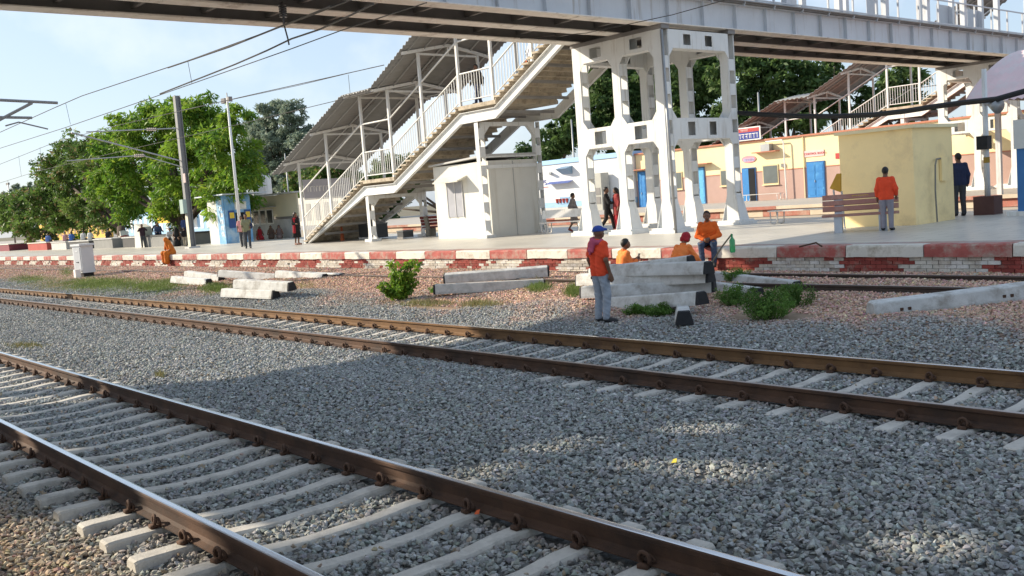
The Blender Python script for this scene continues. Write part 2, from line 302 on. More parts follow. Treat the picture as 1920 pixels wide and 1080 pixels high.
# ---- concrete sleepers
slp = M('sleeper_concrete', (.52, .49, .44), .85, 0, .14, 5, .25, 70, c2=(.33, .31, .28), c2scale=4, c2amt=.45)
slw = M('sleeper_whitewashed', (.55, .55, .53), .85, 0, .16, 4, .35, 60, c2=(.33, .31, .28), c2scale=3, c2amt=.5)
holem = M('rust_hole', (.06, .03, .02), .9)
def sleeper_mesh(name, mats, holes=False, ins=False):
    k_ = 1.22 if holes else 1.0
    st = [(-1.375, .215, .005), (-1.33, .235, 0), (-1.25, .235, 0), (0, .232, 0), (1.25, .235, 0), (1.33, .235, 0), (1.375, .215, .005)] if holes else [(-1.375, .20, .005), (-1.355, .212, 0), (-1.30, .215, 0), (-.6, .205, .004), (-.3, .18, .012), (.3, .18, .012), (.6, .205, .004), (1.30, .215, 0), (1.355, .212, 0), (1.375, .20, .005)]
    mb = MB(); n = 8
    for u, h, q in st:
        e = .006 if abs(u) > 1.37 else 0
        mb.v += [(a_, b_*k_, c_) for a_, b_, c_ in [(u, -.125+q+e, 0), (u, .125-q-e, 0), (u, .122-q-e, .05), (u, .085-q, h-.018), (u, .072-q-e, h), (u, -.072+q+e, h), (u, -.085+q, h-.018), (u, -.122+q+e, .05)]]
    for s in range(len(st)-1):
        for i in range(n): mb.f.append((s*n+i, s*n+(i+1) % n, (s+1)*n+(i+1) % n, (s+1)*n+i)); mb.m.append(1 if abs(st[s][0]+st[s+1][0]) > (2.69 if holes else 2.7) else 0)
    mb.f.append(tuple(range(n))); mb.f.append(tuple((len(st)-1)*n+i for i in range(n))); mb.m += [1, 1]
    if ins:
        for u in (-.93, -.80, .80, .93):
            for sgn in (-1, 1): mb.cb((u, sgn*.138, .10), (.05, .022, .045), 2)
    return mb.mesh(name, mats)
def ring_clip():
    mb = MB(); pts = []
    for t in np.linspace(-.5, 4.9, 11): pts.append((.046*math.cos(t), .016*math.sin(t*.5), .05+.046*math.sin(t)))
    mb.tube(pts, .0135, 6); mb.tube([(.05*math.cos(t)+.015, .032, .036+.034*math.sin(t)) for t in np.linspace(-.3, 3.6, 8)], .012, 5); mb.tube([(.03, .0, .02), (.05, .05, .012), (.02, .075, .016)], .012, 5); mb.cb((0, -.005, .008), (.075, .05, .03))
    return mb.mesh('rail_clip', rust, True)
sme = sleeper_mesh('sleeper', [slp, slp]); cme = ring_clip()
def track_sleepers(yc, xo, x0, x1, label, group):
    k0 = math.ceil((x0-xo)/SP); k1 = math.floor((x1-xo)/SP)
    for k in range(k0, k1+1):
        o = link('sleeper', sme, None, (xo+k*SP+random.uniform(-.012, .012), yc+random.uniform(-.015, .015), -.393)); o.rotation_euler = (0, 0, math.pi/2+random.uniform(-.012, .012)); tag(o, label, 'sleeper', group)
        for s in (-1, 1):
            for d in (-1, 1):
                c = link('rail_clip', cme, o, (s*.874+d*.108, random.uniform(-.01, .01), .215)); c.rotation_euler = (random.uniform(-.1, .1), 0, (-math.pi/2 if d < 0 else math.pi/2)+random.uniform(-.25, .25)); c.scale = (.98, .98, .98)
track_sleepers(T1, X01, -33, -1.5, 'concrete sleeper standing proud of the ballast under the near shiny rails', 'sleepers of the near track')
track_sleepers(T2, X01+.12, -52, -2.5, 'pale concrete sleeper sunk flush in grey ballast between the ochre and brown rails', 'sleepers of the second track')
# ================================================================== far platform
def floor_material():
    m = bpy.data.materials.new('polished_granite'); m.use_nodes = True; n = m.node_tree; b = n.nodes['Principled BSDF']; L = n.links.new
    b.inputs['Specular IOR Level'].default_value = .3
    g = n.nodes.new('ShaderNodeNewGeometry'); br = n.nodes.new('ShaderNodeTexBrick'); L(g.outputs['Position'], br.inputs['Vector'])
    br.inputs['Scale'].default_value = 1; br.inputs['Brick Width'].default_value = .9; br.inputs['Row Height'].default_value = .6; br.inputs['Mortar Size'].default_value = .012
    br.inputs['Color1'].default_value = (.52, .49, .43, 1); br.inputs['Color2'].default_value = (.57, .54, .475, 1); br.inputs['Mortar'].default_value = (.27, .255, .23, 1)
    no = n.nodes.new('ShaderNodeTexNoise'); no.inputs['Scale'].default_value = .5; no.inputs['Detail'].default_value = 7; L(g.outputs['Position'], no.inputs['Vector'])
    mr = n.nodes.new('ShaderNodeMapRange'); mr.inputs['To Min'].default_value = .7; mr.inputs['To Max'].default_value = 1.25; L(no.outputs['Fac'], mr.inputs['Value'])
    mx = n.nodes.new('ShaderNodeMix'); mx.data_type = 'RGBA'; mx.blend_type = 'MULTIPLY'; mx.inputs['Factor'].default_value = 1; L(br.outputs['Color'], mx.inputs['A']); L(mr.outputs[0], mx.inputs['B']); L(mx.outputs['Result'], b.inputs['Base Color'])
    m2 = n.nodes.new('ShaderNodeMapRange'); m2.inputs['To Min'].default_value = .25; m2.inputs['To Max'].default_value = .55; L(no.outputs['Fac'], m2.inputs['Value']); L(m2.outputs[0], b.inputs['Roughness'])
    return m
plat = tag(MB((0, 19, 0)).box(-400, 40, 19.02, 32.05, -.6, PZ).build('platform', floor_material()), kind='structure'); plat.location = (0, 19, 0)
cred = M('kerb_red', (.37, .10, .085), .85, 0, .22, 3, .3, 40, c2=(.40, .30, .25), c2scale=3.5, c2amt=.55)
cwht = M('kerb_white', (.66, .63, .56), .85, 0, .12, 3, .3, 40, c2=(.38, .34, .27), c2scale=3, c2amt=.45)
pink = M('faded_red_floor', (.36, .22, .18), .8, 0, .2, 1.5, c2=(.40, .38, .35), c2scale=1.2, c2amt=.6)
o = MB().box(-200, 20, 19.22, 19.72, PZ-.02, PZ+.004).build('edge_stripe', pink, plat); o.location = (0, -19, 0)
Lc = 1.715; x = -11.07-Lc*60; i = 0
while x < 8:
    mb = MB((x, 18.9, .5)); g_ = .012; j = lambda a: random.uniform(-a, a)
    if not (-20.35 < x+Lc/2 < -19.0):
        y0 = 18.9; vs = [(x+g_, y0+j(.02), .378+j(.008)), (x+Lc-g_, y0+j(.02), .378+j(.008)), (x+Lc-g_, 19.3, .378), (x+g_, 19.3, .378), (x+g_, y0+.012+j(.018), PZ+.007+j(.004)), (x+Lc-g_, y0+.012+j(.018), PZ+.007+j(.004)), (x+Lc-g_, 19.3, PZ+.007), (x+g_, 19.3, PZ+.007)]
        n_ = 6; v2 = []                         # front edge in short lengths so that it is ragged
        for q in range(n_+1):
            t = q/n_; xx = x+g_+(Lc-2*g_)*t; v2 += [(xx, 19.25, .378), (xx, y0+j(.012), .378+j(.010)), (xx, y0+j(.010), PZ-.03+j(.006)), (xx, y0+.022+j(.012), PZ+.007), (xx, 19.25, PZ+.007)]
        f2 = []
        for q in range(n_):
            for r_ in range(5): f2.append((q*5+r_, q*5+(r_+1) % 5, (q+1)*5+(r_+1) % 5, (q+1)*5+r_))
        f2 += [tuple(range(5)), tuple(n_*5+r_ for r_ in range(5))]; mb.add(v2, f2)
    else:                                        # the broken stone by the workers
        mb.prism([(x+g_, 18.9, .42), (x+.5, 18.9, .46), (x+.62, 18.9, .55), (x+.5, 18.9, PZ+.005), (x+g_, 18.9, PZ+.005)], (0, .35, 0)); mb.prism([(x+.8, 18.92, .378), (x+Lc-g_, 18.9, .378), (x+Lc-g_, 18.9, PZ+.005), (x+.72, 18.92, PZ+.005)], (0, .35, 0))
    o = mb.build('coping_stone', cred if i % 2 else cwht, plat); o.location = (x, -.1, .5); x += Lc; i += 1
# brick wall under the coping: painted bricks, the nearest ones single
bred = [M('brick_red_%d' % k, c, .9, 0, .2, 6, .4, 60, c2=(.35, .28, .22), c2scale=4, c2amt=.3) for k, c in enumerate([(.27, .055, .045), (.31, .07, .055), (.23, .05, .04)])]
bwht = [M('brick_white_%d' % k, c, .9, 0, .15, 6, .4, 60, c2=(.3, .25, .2), c2scale=4, c2amt=.45) for k, c in enumerate([(.62, .59, .52), (.55, .51, .44), (.66, .64, .6)])]
bmesh_ = {}
for k, mt in enumerate(bred+bwht): bmesh_[k] = MB().box(-.115, .115, -.06, .06, -.036, .036).mesh('brick', mt)
MB().box(-400, 40, 19.03, 19.2, -.5, .378).build('mortar_bed', M('mortar', (.25, .21, .18), .95, 0, .2, 5), plat).location = (0, -19, 0)
rest = MB(); rm = bred+bwht; xx = -90.0; cnt = 0
rows = [.337, .258, .179, .100, .021, -.058]
for ri, zc in enumerate(rows):
    xx = -95.0+(.121 if ri % 2 else 0)
    while xx < 0:
        white_ = int(math.floor((xx+11.07+.25+ (.3 if ri > 1 else 0))/Lc)) % 2 == 1
        if random.random() < .03: white_ = not white_
        k = random.randrange(3)+(3 if white_ else 0); dy = random.uniform(-.012, .012)
        if zc+.03 > g1(xx, 18.9)-.02:
            if xx > -26 and ri < 3 and cnt < 298:
                o = link('brick', bmesh_[k], plat, (xx, .02+dy, zc)); cnt += 1
            elif random.random() > .02: rest.box(xx-.115, xx+.115, 19.02-.06+dy, 19.02+.06+dy, zc-.036, zc+.036, k)
        xx += .242
o = rest.build('brickwork', rm, plat); o.location = (0, -19, 0); tag(o, kind='stuff')
# near platform, behind and under the viewer
tag(MB().box(-200, 40, -9, .7, -.6, .5).build('near_platform', floor_material()), kind='structure')
# ================================================================== footbridge
BX = (-25.1, -23.2, -21.3); GB, GT, DK = 7.51, 8.45, 8.56; BY0, BY1 = -6.4, 62
fb = thing('footbridge', 'grey steel footbridge on white lattice towers, crossing above the tracks', 'footbridge', (BX[1], 27.1, 0))
FO = (BX[1], 27.1, 0)
def fbp(mb, name, mats, par=None): return mb.build(name, mats, par or fb)
for gi, gx in enumerate(BX):
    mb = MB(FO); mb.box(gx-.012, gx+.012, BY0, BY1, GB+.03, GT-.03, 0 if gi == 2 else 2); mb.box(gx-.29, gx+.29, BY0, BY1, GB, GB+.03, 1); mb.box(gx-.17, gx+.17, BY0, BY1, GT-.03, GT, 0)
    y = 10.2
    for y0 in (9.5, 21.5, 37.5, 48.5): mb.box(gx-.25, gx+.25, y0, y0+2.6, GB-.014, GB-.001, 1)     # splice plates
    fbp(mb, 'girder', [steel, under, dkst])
stme = MB().box(.012, .15, -.012, .012, GB+.03, GT-.03).mesh('stiffener', steel)
y = BY0+.6
while y < BY1: link('stiffener', stme, fb, (BX[2]-FO[0], y-FO[1], 0)); y += 1.86
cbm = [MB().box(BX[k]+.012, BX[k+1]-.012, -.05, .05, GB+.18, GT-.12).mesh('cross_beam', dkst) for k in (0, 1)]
y = BY0+1.0
while y < BY1:
    for k in (0, 1): link('cross_beam', cbm[k], fb, (-FO[0], y-FO[1], 0))
    y += 1.86
deckm = M('deck_concrete', (.20, .19, .18), .9, 0, .25, 2, .3, 30)
fbp(MB(FO).box(BX[0]-.3, BX[2]+.3, BY0, BY1, GT+.004, DK), 'deck', deckm)
mb = MB(FO); mb.tube([(BX[2]+.36, BY0, DK-.02), (BX[2]+.36, BY1, DK-.02)], .035, 6); fbp(mb, 'cable_duct', galv)
railm = M('railing_grey', (.50, .52, .55), .5, .1, .08, 2)
# the railing the photograph shows over the far platforms; posts with slanted brackets
pm = MB(); pm.box(-.035, .035, -.03, .03, -.18, 1.12); pm.beam((.02, 0, -.16), (.10, 0, .02), .04, .03); pmesh = pm.mesh('railing_post', railm)
y = BY0+.9
while y < BY1:
    for gx, r in ((BX[2]+.27, 0), (BX[0]-.27, math.pi)):
        o = link('railing_post', pmesh, fb, (gx-FO[0], y-FO[1], DK)); o.rotation_euler = (0, 0, r)
    y += 1.86
for gx in (BX[2]+.27, BX[0]-.27):
    for z, t in ((.08, .05), (.55, .03), (1.12, .055)):
        if z == .55 and gx > -22: continue
        fbp(MB(FO).box(gx-t/2, gx+t/2, BY0, BY1, DK+z-t/2, DK+z+t/2), 'railing_bar', railm)
bal = MB().box(-.012, .012, -.014, .014, .08, 1.12).mesh('baluster', railm)
y = 26.6; cntb = 0
while y < 61 and cntb < 290: link('baluster', bal, fb, (BX[0]-.27-FO[0], y-FO[1], DK)); y += .12; cntb += 1
rest = MB(FO); y = BY0
while y < 26.6: rest.box(BX[0]-.282, BX[0]-.258, y-.014, y+.014, DK+.08, DK+1.12); y += .12
tag(rest.build('far_balusters', railm, fb), kind='stuff')
# roof posts and roof, side sheets
post = MB().box(-.11, .11, -.14, .14, 0, 3.2).mesh('roof_post', steel)
y = BY0+2
while y < BY1:
    for gx in (BX[2]+.08, BX[0]-.08): link('roof_post', post, fb, (gx-FO[0], y-FO[1], DK))
    y += 3.72
shm = M('side_sheet', (.47, .49, .53), .5, .2, .08, 2)
for y in np.arange(31.0, 61, 3.72):
    if random.random() < .75: fbp(MB(FO).box(BX[0]-.2, BX[0]-.18, y+.25, y+1.25+random.uniform(0, .5), DK+.1, DK+2.4), 'side_sheet', shm)
def corr(poly_lo, poly_hi, n, amp, mb, m=0, thick=.012):
    """corrugated strip between two polylines that share the same parameter"""
    k = len(mb.v); A = [Vector(p) for p in poly_lo]; B = [Vector(p) for p in poly_hi]
    return k
roofm = M('roof_sheet', (.40, .41, .41), .45, .4, .12, 2)
RY0 = -11.0  # unseen roof, lengthened and widened so that its shade reaches further
sun_gaps = [(-25.75, -25.2, -6.25, -5.8), (-25.1, -24.3, -7.5, -7.0), (-23.1, -22.5, -8.2, -7.7)]     # gaps added in the unseen roof to drop sun patches on the ballast
for sgn, wid in ((-1, 2.6), (1, 3.4)):
    mb = MB(FO); xe = BX[1]+sgn*wid; rz_ = lambda x: DK+3.75-.17*abs(x-BX[1])
    def slope(xa, xb, a, b):
        if b-a < .01 or abs(xb-xa) < .01: return
        mb.add([(xa, a, rz_(xa)), (xa, b, rz_(xa)), (xb, b, rz_(xb)), (xb, a, rz_(xb)), (xa, a, rz_(xa)+.03), (xa, b, rz_(xa)+.03), (xb, b, rz_(xb)+.03), (xb, a, rz_(xb)+.03)], [(0, 1, 2, 3), (4, 7, 6, 5), (0, 4, 5, 1), (1, 5, 6, 2), (2, 6, 7, 3), (3, 7, 4, 0)])
    cur = RY0
    for (h0, h1, a, b) in sorted(sun_gaps, key=lambda q: q[2]):
        h0, h1 = max(h0, BX[1]+.05) if h1 > BX[1] else h0, h1
        if (h0+h1)/2 < BX[1] and sgn > 0 or (h0+h1)/2 > BX[1] and sgn < 0: continue
        slope(BX[1], xe, cur, a); slope(BX[1], h0 if sgn > 0 else h1, a, b); slope(h1 if sgn > 0 else h0, xe, a, b); cur = b
    slope(BX[1], xe, cur, 24); fbp(MB(FO).box(BX[1]+sgn*2-.05, BX[1]+sgn*2+.05, 24, BY1, DK+3.2, DK+3.3), 'roof_frame', steel); fbp(mb, 'roof_slope', roofm)
y = BY0
while y < 25: fbp(MB(FO).box(BX[0]-.24, BX[0]-.21, y+.01, y+1.98, DK+.1, DK+3.2), 'side_sheet', shm); y += 2.0  # unseen sheets added to stop sun passing between deck and roof
# ---- towers
def column(par, px, py, zb, zt):
    o = bpy.data.objects.new('column', colmesh(zt-zb)); col.objects.link(o); o.parent = par; o.location = (px-FO[0], py-FO[1], zb)
    bm_ = _batten
    z = 1.25; h = zt-zb
    while z < h-.3:
        for s in (-1, 1): link('batten_plate', bm_, o, (s*.16, 0, z))
        z += .86
    return o
_cm = {}
_batten = MB().box(-.012, .012, -.168, .168, -.2, .2).mesh('batten_plate', steelw)
def colmesh(h):
    h = round(h, 2)
    if h in _cm: return _cm[h]
    mb = MB()
    for s in (-1, 1):
        mb.prism([(-.36, s*.18, .02), (.36, s*.18, .02), (.175, s*.18, 1.0), (.175, s*.18, h), (-.175, s*.18, h), (-.175, s*.18, 1.0)], (0, s*.022, 0))     # web plates, flared at the foot
        for t in (-1, 1): mb.box(t*.175-.012, t*.175+.012, s*.15 if s > 0 else -.18, .18 if s > 0 else -.15, .9, h)                      # channel lips
    for t in (-1, 1): mb.prism([(t*.36, -.3, .02), (t*.36, .3, .02), (t*.175, .17, 1.0), (t*.175, -.17, 1.0)], (t*.015, 0, 0))
    mb.box(-.46, .46, -.46, .46, -.02, .05); mb.box(-.55, .55, -.5, .5, -.12, -.02)
    me = mb.mesh('column', steelw); _cm[h] = me; return me
def plate_hole(mb, a, b, z0, z1, u, v, w, hz, t, m=0):
    """plate from a to b (xy) between z0,z1 with a rectangular hole at fraction u..v, heights w..hz"""
    a = Vector(a); b = Vector(b); d = b-a
    def seg(p, q, zz0, zz1): 
        A = a+d*p; B = a+d*q; n = Vector((-d.y, d.x)).normalized()*t/2
        mb.add([(A.x-n.x, A.y-n.y, zz0), (B.x-n.x, B.y-n.y, zz0), (B.x+n.x, B.y+n.y, zz0), (A.x+n.x, A.y+n.y, zz0), (A.x-n.x, A.y-n.y, zz1), (B.x-n.x, B.y-n.y, zz1), (B.x+n.x, B.y+n.y, zz1), (A.x+n.x, A.y+n.y, zz1)], [(0, 1, 2, 3), (4, 7, 6, 5), (0, 4, 5, 1), (1, 5, 6, 2), (2, 6, 7, 3), (3, 7, 4, 0)], m)
    seg(0, u, z0, z1); seg(v, 1, z0, z1); seg(u, v, z0, w); seg(u, v, hz, z1)
def tower(Y0, Y1, zb):
    zt = GB-.16
    for px in BX:
        for py in (Y0, Y1): column(fb, px, py, zb+.12, zt)
    def tbeam(a, b, z0, z1, hs):
        mb = MB(FO); a = Vector(a); b = Vector(b); d = (b-a); L_ = d.length; e = d/L_; nrm = Vector((-e.y, e.x))
        for s in (-1, 1):
            off = nrm*s*.19; lo = 0
            A, B = a+e*.175+off, b-e*.175+off; Ln = (B-A).length
            for (u, v) in hs:
                pass
            cuts = [0]+[x for h in hs for x in h]+[1]
            # stack plates with holes along the span
            nh = len(hs)
            for i, (u, v) in enumerate(hs):
                p, q = i/nh, (i+1)/nh; plate_hole(mb, (A+(B-A)*p)[:], (A+(B-A)*q)[:], z0, z1, (u-p)*nh, (v-p)*nh, z0+.12, z1-.12, .02)
            for (P, sg) in ((A, 1), (B, -1)):
                for (zz, up) in ((z0, -1), (z1, 1)):
                    if up > 0 and z1 > 6: continue
                    q = P-off*0; mb.prism([(q.x, q.y, zz), (q.x+e.x*sg*.22, q.y+e.y*sg*.22, zz), (q.x, q.y, zz+up*.28)], (nrm.x*.015*s, nrm.y*.015*s, 0))
        mb.beam((a.x+e.x*.2, a.y+e.y*.2, z0), (b.x-e.x*.2, b.y-e.y*.2, z0), .38, .02); mb.beam((a.x+e.x*.2, a.y+e.y*.2, z1), (b.x-e.x*.2, b.y-e.y*.2, z1), .38, .02)
        fbp(mb, 'tower_beam', steelw)
    for (z0, z1) in ((3.72+zb-PZ, 4.42+zb-PZ), (6.75, zt)):
        for py in (Y0, Y1):
            for k in (0, 1): tbeam((BX[k], py), (BX[k+1], py), z0, z1, [(.34, .70)])
        for px in (BX[0], BX[2]): tbeam((px, Y0), (px, Y1), z0, z1, [(.24, .36), (.60, .72)])
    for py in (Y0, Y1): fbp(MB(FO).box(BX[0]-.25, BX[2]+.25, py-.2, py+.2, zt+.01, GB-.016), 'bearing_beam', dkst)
TY0, TY1 = 25.45, 29.05
tower(TY0, TY1, PZ); tower(53.5, 57.0, .71); tower(-6.0, -2.5, .5)
# ================================================================== staircases
tread = conc
slab = M('stair_edge_concrete', (.50, .43, .33), .9, 0, .2, 3, .35, 30, c2=(.24, .2, .15), c2scale=2.5, c2amt=.5)
undst = M('stair_soffit', (.27, .26, .25), .85, 0, .2, 2)
canm = M('canopy_sheet', (.235, .24, .243), .55, .15, .14, 1.5)
def stairs(label, dx, Y0, Y1, zb, detail=True, banner=False):
    root = thing('staircase', label, 'staircase', (-46.1+dx, (Y0+Y1)/2, zb)); O = (-46.1+dx, (Y0+Y1)/2, zb)
    K = [(-46.1+dx, zb), (-39.7+dx, 3.55), (-37.2+dx, 3.55), (-31.9+dx, 6.10), (-29.65+dx, 6.10), (-25.12+dx, DK-.01)]
    kx = [k[0] for k in K]; kz = [k[1] for k in K]
    lz = lambda x: float(np.interp(x, kx, kz))
    def bp(mb, n, m, par=None, sm=False): return mb.build(n, m, par or root, sm)
    # steps
    for (i0, n) in ((0, 18), (2, 15), (4, 15)):
        (xa, za), (xb, zc) = K[i0], K[i0+1]
        for s in range(n):
            x0 = xa+(xb-xa)*s/n; x1 = xa+(xb-xa)*(s+1)/n; z = za+(zc-za)*(s+1)/n
            if abs(z-zc) < .01 and i0 == 4: continue
            j = random.uniform(-.008, .008)
            mb = MB(O); mb.box(x0-.03, x1+.03, Y0-.07+j, Y1+.07, z-.07, z, 0); mb.box(x0, x0+.05, Y0-.03, Y1+.03, z-(zc-za)/n-.01, z-.07, 0); bp(mb, 'step', slab)
    for i0 in (1, 3):
        (xa, z), (xb, _) = K[i0], K[i0+1]; bp(MB(O).box(xa-.1, xb+.06, Y0-.07, Y1+.07, z-.16, z), 'landing_slab', slab)
    # stringers (channels) below the treads
    for yy, s in ((Y0, -1), (Y1, 1)):
        mb = MB(O); P = [(x, z-.30) for x, z in K]; P[0] = (K[0][0]+.55, zb+.05); D = .42
        for (a, b) in zip(P[:-1], P[1:]):
            mb.add([(a[0], yy, a[1]), (b[0], yy, b[1]), (b[0], yy, b[1]-D), (a[0], yy, max(a[1]-D, zb+.005)), (a[0], yy+s*.012, a[1]), (b[0], yy+s*.012, b[1]), (b[0], yy+s*.012, b[1]-D), (a[0], yy+s*.012, max(a[1]-D, zb+.005))], [(0, 1, 2, 3), (4, 7, 6, 5), (0, 4, 5, 1), (1, 5, 6, 2), (2, 6, 7, 3), (3, 7, 4, 0)])
            for zo in (0, -D):
                mb.beam((a[0], yy-s*.05+s*.08, max(a[1]+zo, zb+.01)), (b[0], yy-s*.05+s*.08, b[1]+zo), .15, .02)
        bp(mb, 'stringer', steelw)
    for x in np.arange(K[0][0]+2.0, K[5][0], .9):                       # ribs seen from below
        bp(MB(O).box(x-.03, x+.03, Y0+.1, Y1-.1, lz(x)-.52, lz(x)-.40), 'soffit_rib', undst)
    # railing on the two sides
    for yy, full in ((Y0, True), (Y1, False)):
        for off, r in ((1.30, .036), (.20, .028)):
            bp(MB(O).tube([(x, yy, z+off) for x, z in K], r, 6), 'handrail' if off > 1 else 'bottom_rail', steelw, None, True)
        if full:
            bp(MB(O).tube([(x, yy, z+2.62) for x, z in K], .04, 6), 'upper_pipe', steelw, None, True)
            bm_ = MB().box(-.011, .011, -.011, .011, .2, 1.3).mesh('baluster', steelw); x = K[0][0]+.1
            while x < K[5][0]-.1: link('baluster', bm_, root, (x-O[0], yy-O[1], lz(x)-zb)); x += .17
        elif detail:
            mb = MB(O); x = K[0][0]+.1
            while x < K[5][0]-.1: mb.box(x-.011, x+.011, yy-.011, yy+.011, lz(x)+.2, lz(x)+1.3); x += .16
            tag(bp(mb, 'rear_balusters', steelw), kind='stuff')
    px = [K[0][0]+.1, K[0][0]+3.1, K[1][0]+.15, K[2][0], K[2][0]+2.6, K[3][0], K[4][0]-.1, K[4][0]+2.3]
    if not detail: px = px[1:]
    # canopy: low gable following the stairs
    def eave(x): return lz(x)+3.95
    ext = [(K[0][0]-1.1, K[0][1]+3.75)]+[(x, z+3.95) for x, z in K[1:5]]+[(K[5][0]-.3, K[5][1]+3.85)]
    ex = [e[0] for e in ext]; ez = [e[1] for e in ext]
    el_ = lambda x: float(np.interp(x, ex, ez))
    Ym = (Y0+Y1)/2; ov = .95; rise = .42
    for x in px:
        for yy in (Y0, Y1):
            bp(MB(O).box(x-.055, x+.055, yy-.055, yy+.055, lz(x)-.1, el_(x)-.02), 'canopy_post', steelw)
        mb = MB(O); z = el_(x); zr = z+rise
        mb.beam((x, Y0-ov+.1, z-.08), (x, Ym, zr-.06), .1, .13, 0); mb.beam((x, Ym, zr-.06), (x, Y1+ov-.1, z-.08), .1, .13, 0); mb.beam((x, Y0, z-.02-.05), (x, Y1, z-.07), .07, .08); mb.beam((x, Ym, z-.05), (x, Ym, zr-.1), .05, .05)
        bp(mb, 'roof_truss', steelw)
    for yy in (Y0-.55, Y0+.35, Ym-.25, Ym+.3, Y1-.4, Y1+.55):              # purlins
        zz = rise*(1-abs(yy-Ym)/((Y1-Y0)/2+ov))-.01
        bp(MB(O).tube([(x, yy, z+zz-.045) for x, z in ext], .04, 4), 'purlin', galv)
    # corrugated sheets: ribs run across, so the eave looks toothed
    n = int((ex[-1]-ex[0])/.24) if detail else 60
    xs = np.linspace(ex[0], ex[-1], n*2+1); zs = np.array([el_(x) for x in xs]) + np.where(np.arange(2*n+1) % 2, .04, -.04)
    for s, ye in ((-1, Y0-ov), (1, Y1+ov)):
        V = []; 
        for x, z in zip(xs, zs): V += [(x-O[0], Ym-O[1], z+rise-O[2]), (x-O[0], ye-O[1]+s*random.uniform(0, .05), z-O[2])]
        i = np.arange(2*n); F = np.stack([2*i, 2*i+2, 2*i+3, 2*i+1], -1)
        me = npmesh('roof_sheet', V, F, canm); o = link('roof_sheet', me, root); sd = o.modifiers.new('thickness', 'SOLIDIFY'); sd.thickness = .012; sd.offset = 1
    # trestles under the landings
    for x, zt in ((K[1][0]+.1, K[1][1]-.75), (K[3][0]+.95, K[3][1]-.75)):
        for yy in (Y0+.1, Y1-.1):
            mb = MB(O)
            for s in (-1, 1):
                mb.prism([(x-.17, yy+s*.13, zb+.12), (x+.17, yy+s*.13, zb+.12), (x+.12, yy+s*.13, zb+.5), (x+.12, yy+s*.13, zt), (x-.12, yy+s*.13, zt), (x-.12, yy+s*.13, zb+.5)], (0, s*.02, 0))
            for z in np.arange(zb+.3, zt, .75): mb.box(x-.125, x-.105, yy-.13, yy+.13, z, z+.42); mb.box(x+.105, x+.125, yy-.13, yy+.13, z, z+.42)
            mb.box(x-.3, x+.3, yy-.28, yy+.28, zb+.004, zb+.12); bp(mb, 'trestle_leg', steelw)
        mb = MB(O); mb.box(x-.11, x+.11, Y0+.25, Y1-.25, zt-.16, zt)
        if zt > 4: mb.box(x-.08, x+.08, Y0+.25, Y1-.25, zt-1.45, zt-1.3); mb.box(x-.08, x+.08, Y0+.25, Y1-.25, zt-1.9, zt-1.75)
        for yy, s in ((Y0+.25, 1), (Y1-.25, -1)): mb.prism([(x-.1, yy, zt-.16), (x-.1, yy+s*.35, zt-.16), (x-.1, yy, zt-.55)], (.2, 0, 0))
        bp(mb, 'trestle_beam', steelw)
    if banner:
        bp(MB(O).box(K[0][0]-.02, K[0][0]+.02, Y0+.2, Y1-.2, zb+2.35, zb+3.35), 'name_board', M('board_grey', (.40, .40, .45), .6, 0, .1, 2))
        mb = MB(O); yy = Y0+.45
        while yy < Y1-.5:
            w = random.uniform(.08, .2); mb.box(K[0][0]+.022, K[0][0]+.026, yy, yy+w*.35, zb+2.7, zb+2.98); mb.box(K[0][0]+.022, K[0][0]+.026, yy, yy+w, zb+2.95, zb+2.99); yy += w+.05
        bp(mb, 'lettering', white); bp(MB(O).box(K[0][0]-.03, K[0][0]+.03, Y0+.2, Y1-.2, zb+2.28, zb+2.34), 'board_frame', steelw)
    return root, lz
st1, lz1 = stairs('covered staircase with white balusters and two landings beside the small white hut', 0, 25.2, 28.5, PZ, True, True)
st2, _ = stairs('distant covered staircase rising behind the yellow station building', 0.1, 60.2, 63.4, .5, False)
#st3, _ = stairs('covered staircase on the near platform, seen only by its shadow', 0, -6.2, -2.7, .5, False)
# unseen camera-side shelter, added to cast the shade on the near right
sh = thing('shade_shelter', 'unseen sheet-roofed shelter added on the near platform for its shade', 'shelter', (-2, -2, .5))
MB((-2, -2, .5)).box(-11.5, 6, -6, 1.9, 5.4, 5.5).build('roof', roofm, sh)
for x in (-10, -4, 2): MB((-2, -2, .5)).box(x-.1, x+.1, -2.6, -2.4, .5, 5.4).build('post', steel, sh)
# ================================================================== huts and booths on the far platform
cream = M('cream_wall', (.62, .60, .53), .8, 0, .08, 1, c2=(.48, .45, .38), c2scale=.8, c2amt=.3)
ywall = M('pale_yellow_wall', (.95, .75, .39), .85, 0, .07, 1, c2=(.70, .54, .29), c2scale=.7, c2amt=.4)
def at2(x, y, z=PZ): p = at(x, y, Z=z); return (float(p[0]), float(p[1]), z)
# small white hut under the stairs
O = (-32.85, 25.6, PZ); h = thing('platform_hut', 'small white hut with one shuttered window under the staircase', 'hut', O)
x0, x1, y0, y1 = -34.75, -30.95, 25.62, 28.3
MB(O).box(x0, x1, y0, y1, PZ, 3.78).build('wall', M('hut_white', (.66, .65, .60), .8, 0, .06, 1, c2=(.48, .44, .36), c2scale=1.3, c2amt=.2, streak=True), h)
MB(O).add([(x0-.15, y0-.15, 3.80), (x1+.1, y0-.15, 3.97), (x1+.1, y1+.1, 3.97), (x0-.15, y1+.1, 3.80), (x0-.15, y0-.15, 3.87), (x1+.1, y0-.15, 4.05), (x1+.1, y1+.1, 4.05), (x0-.15, y1+.1, 3.87)], [(0, 1, 2, 3), (4, 7, 6, 5), (0, 4, 5, 1), (1, 5, 6, 2), (2, 6, 7, 3), (3, 7, 4, 0)]).build('roof', M('hut_roof', (.45, .45, .44), .7), h)
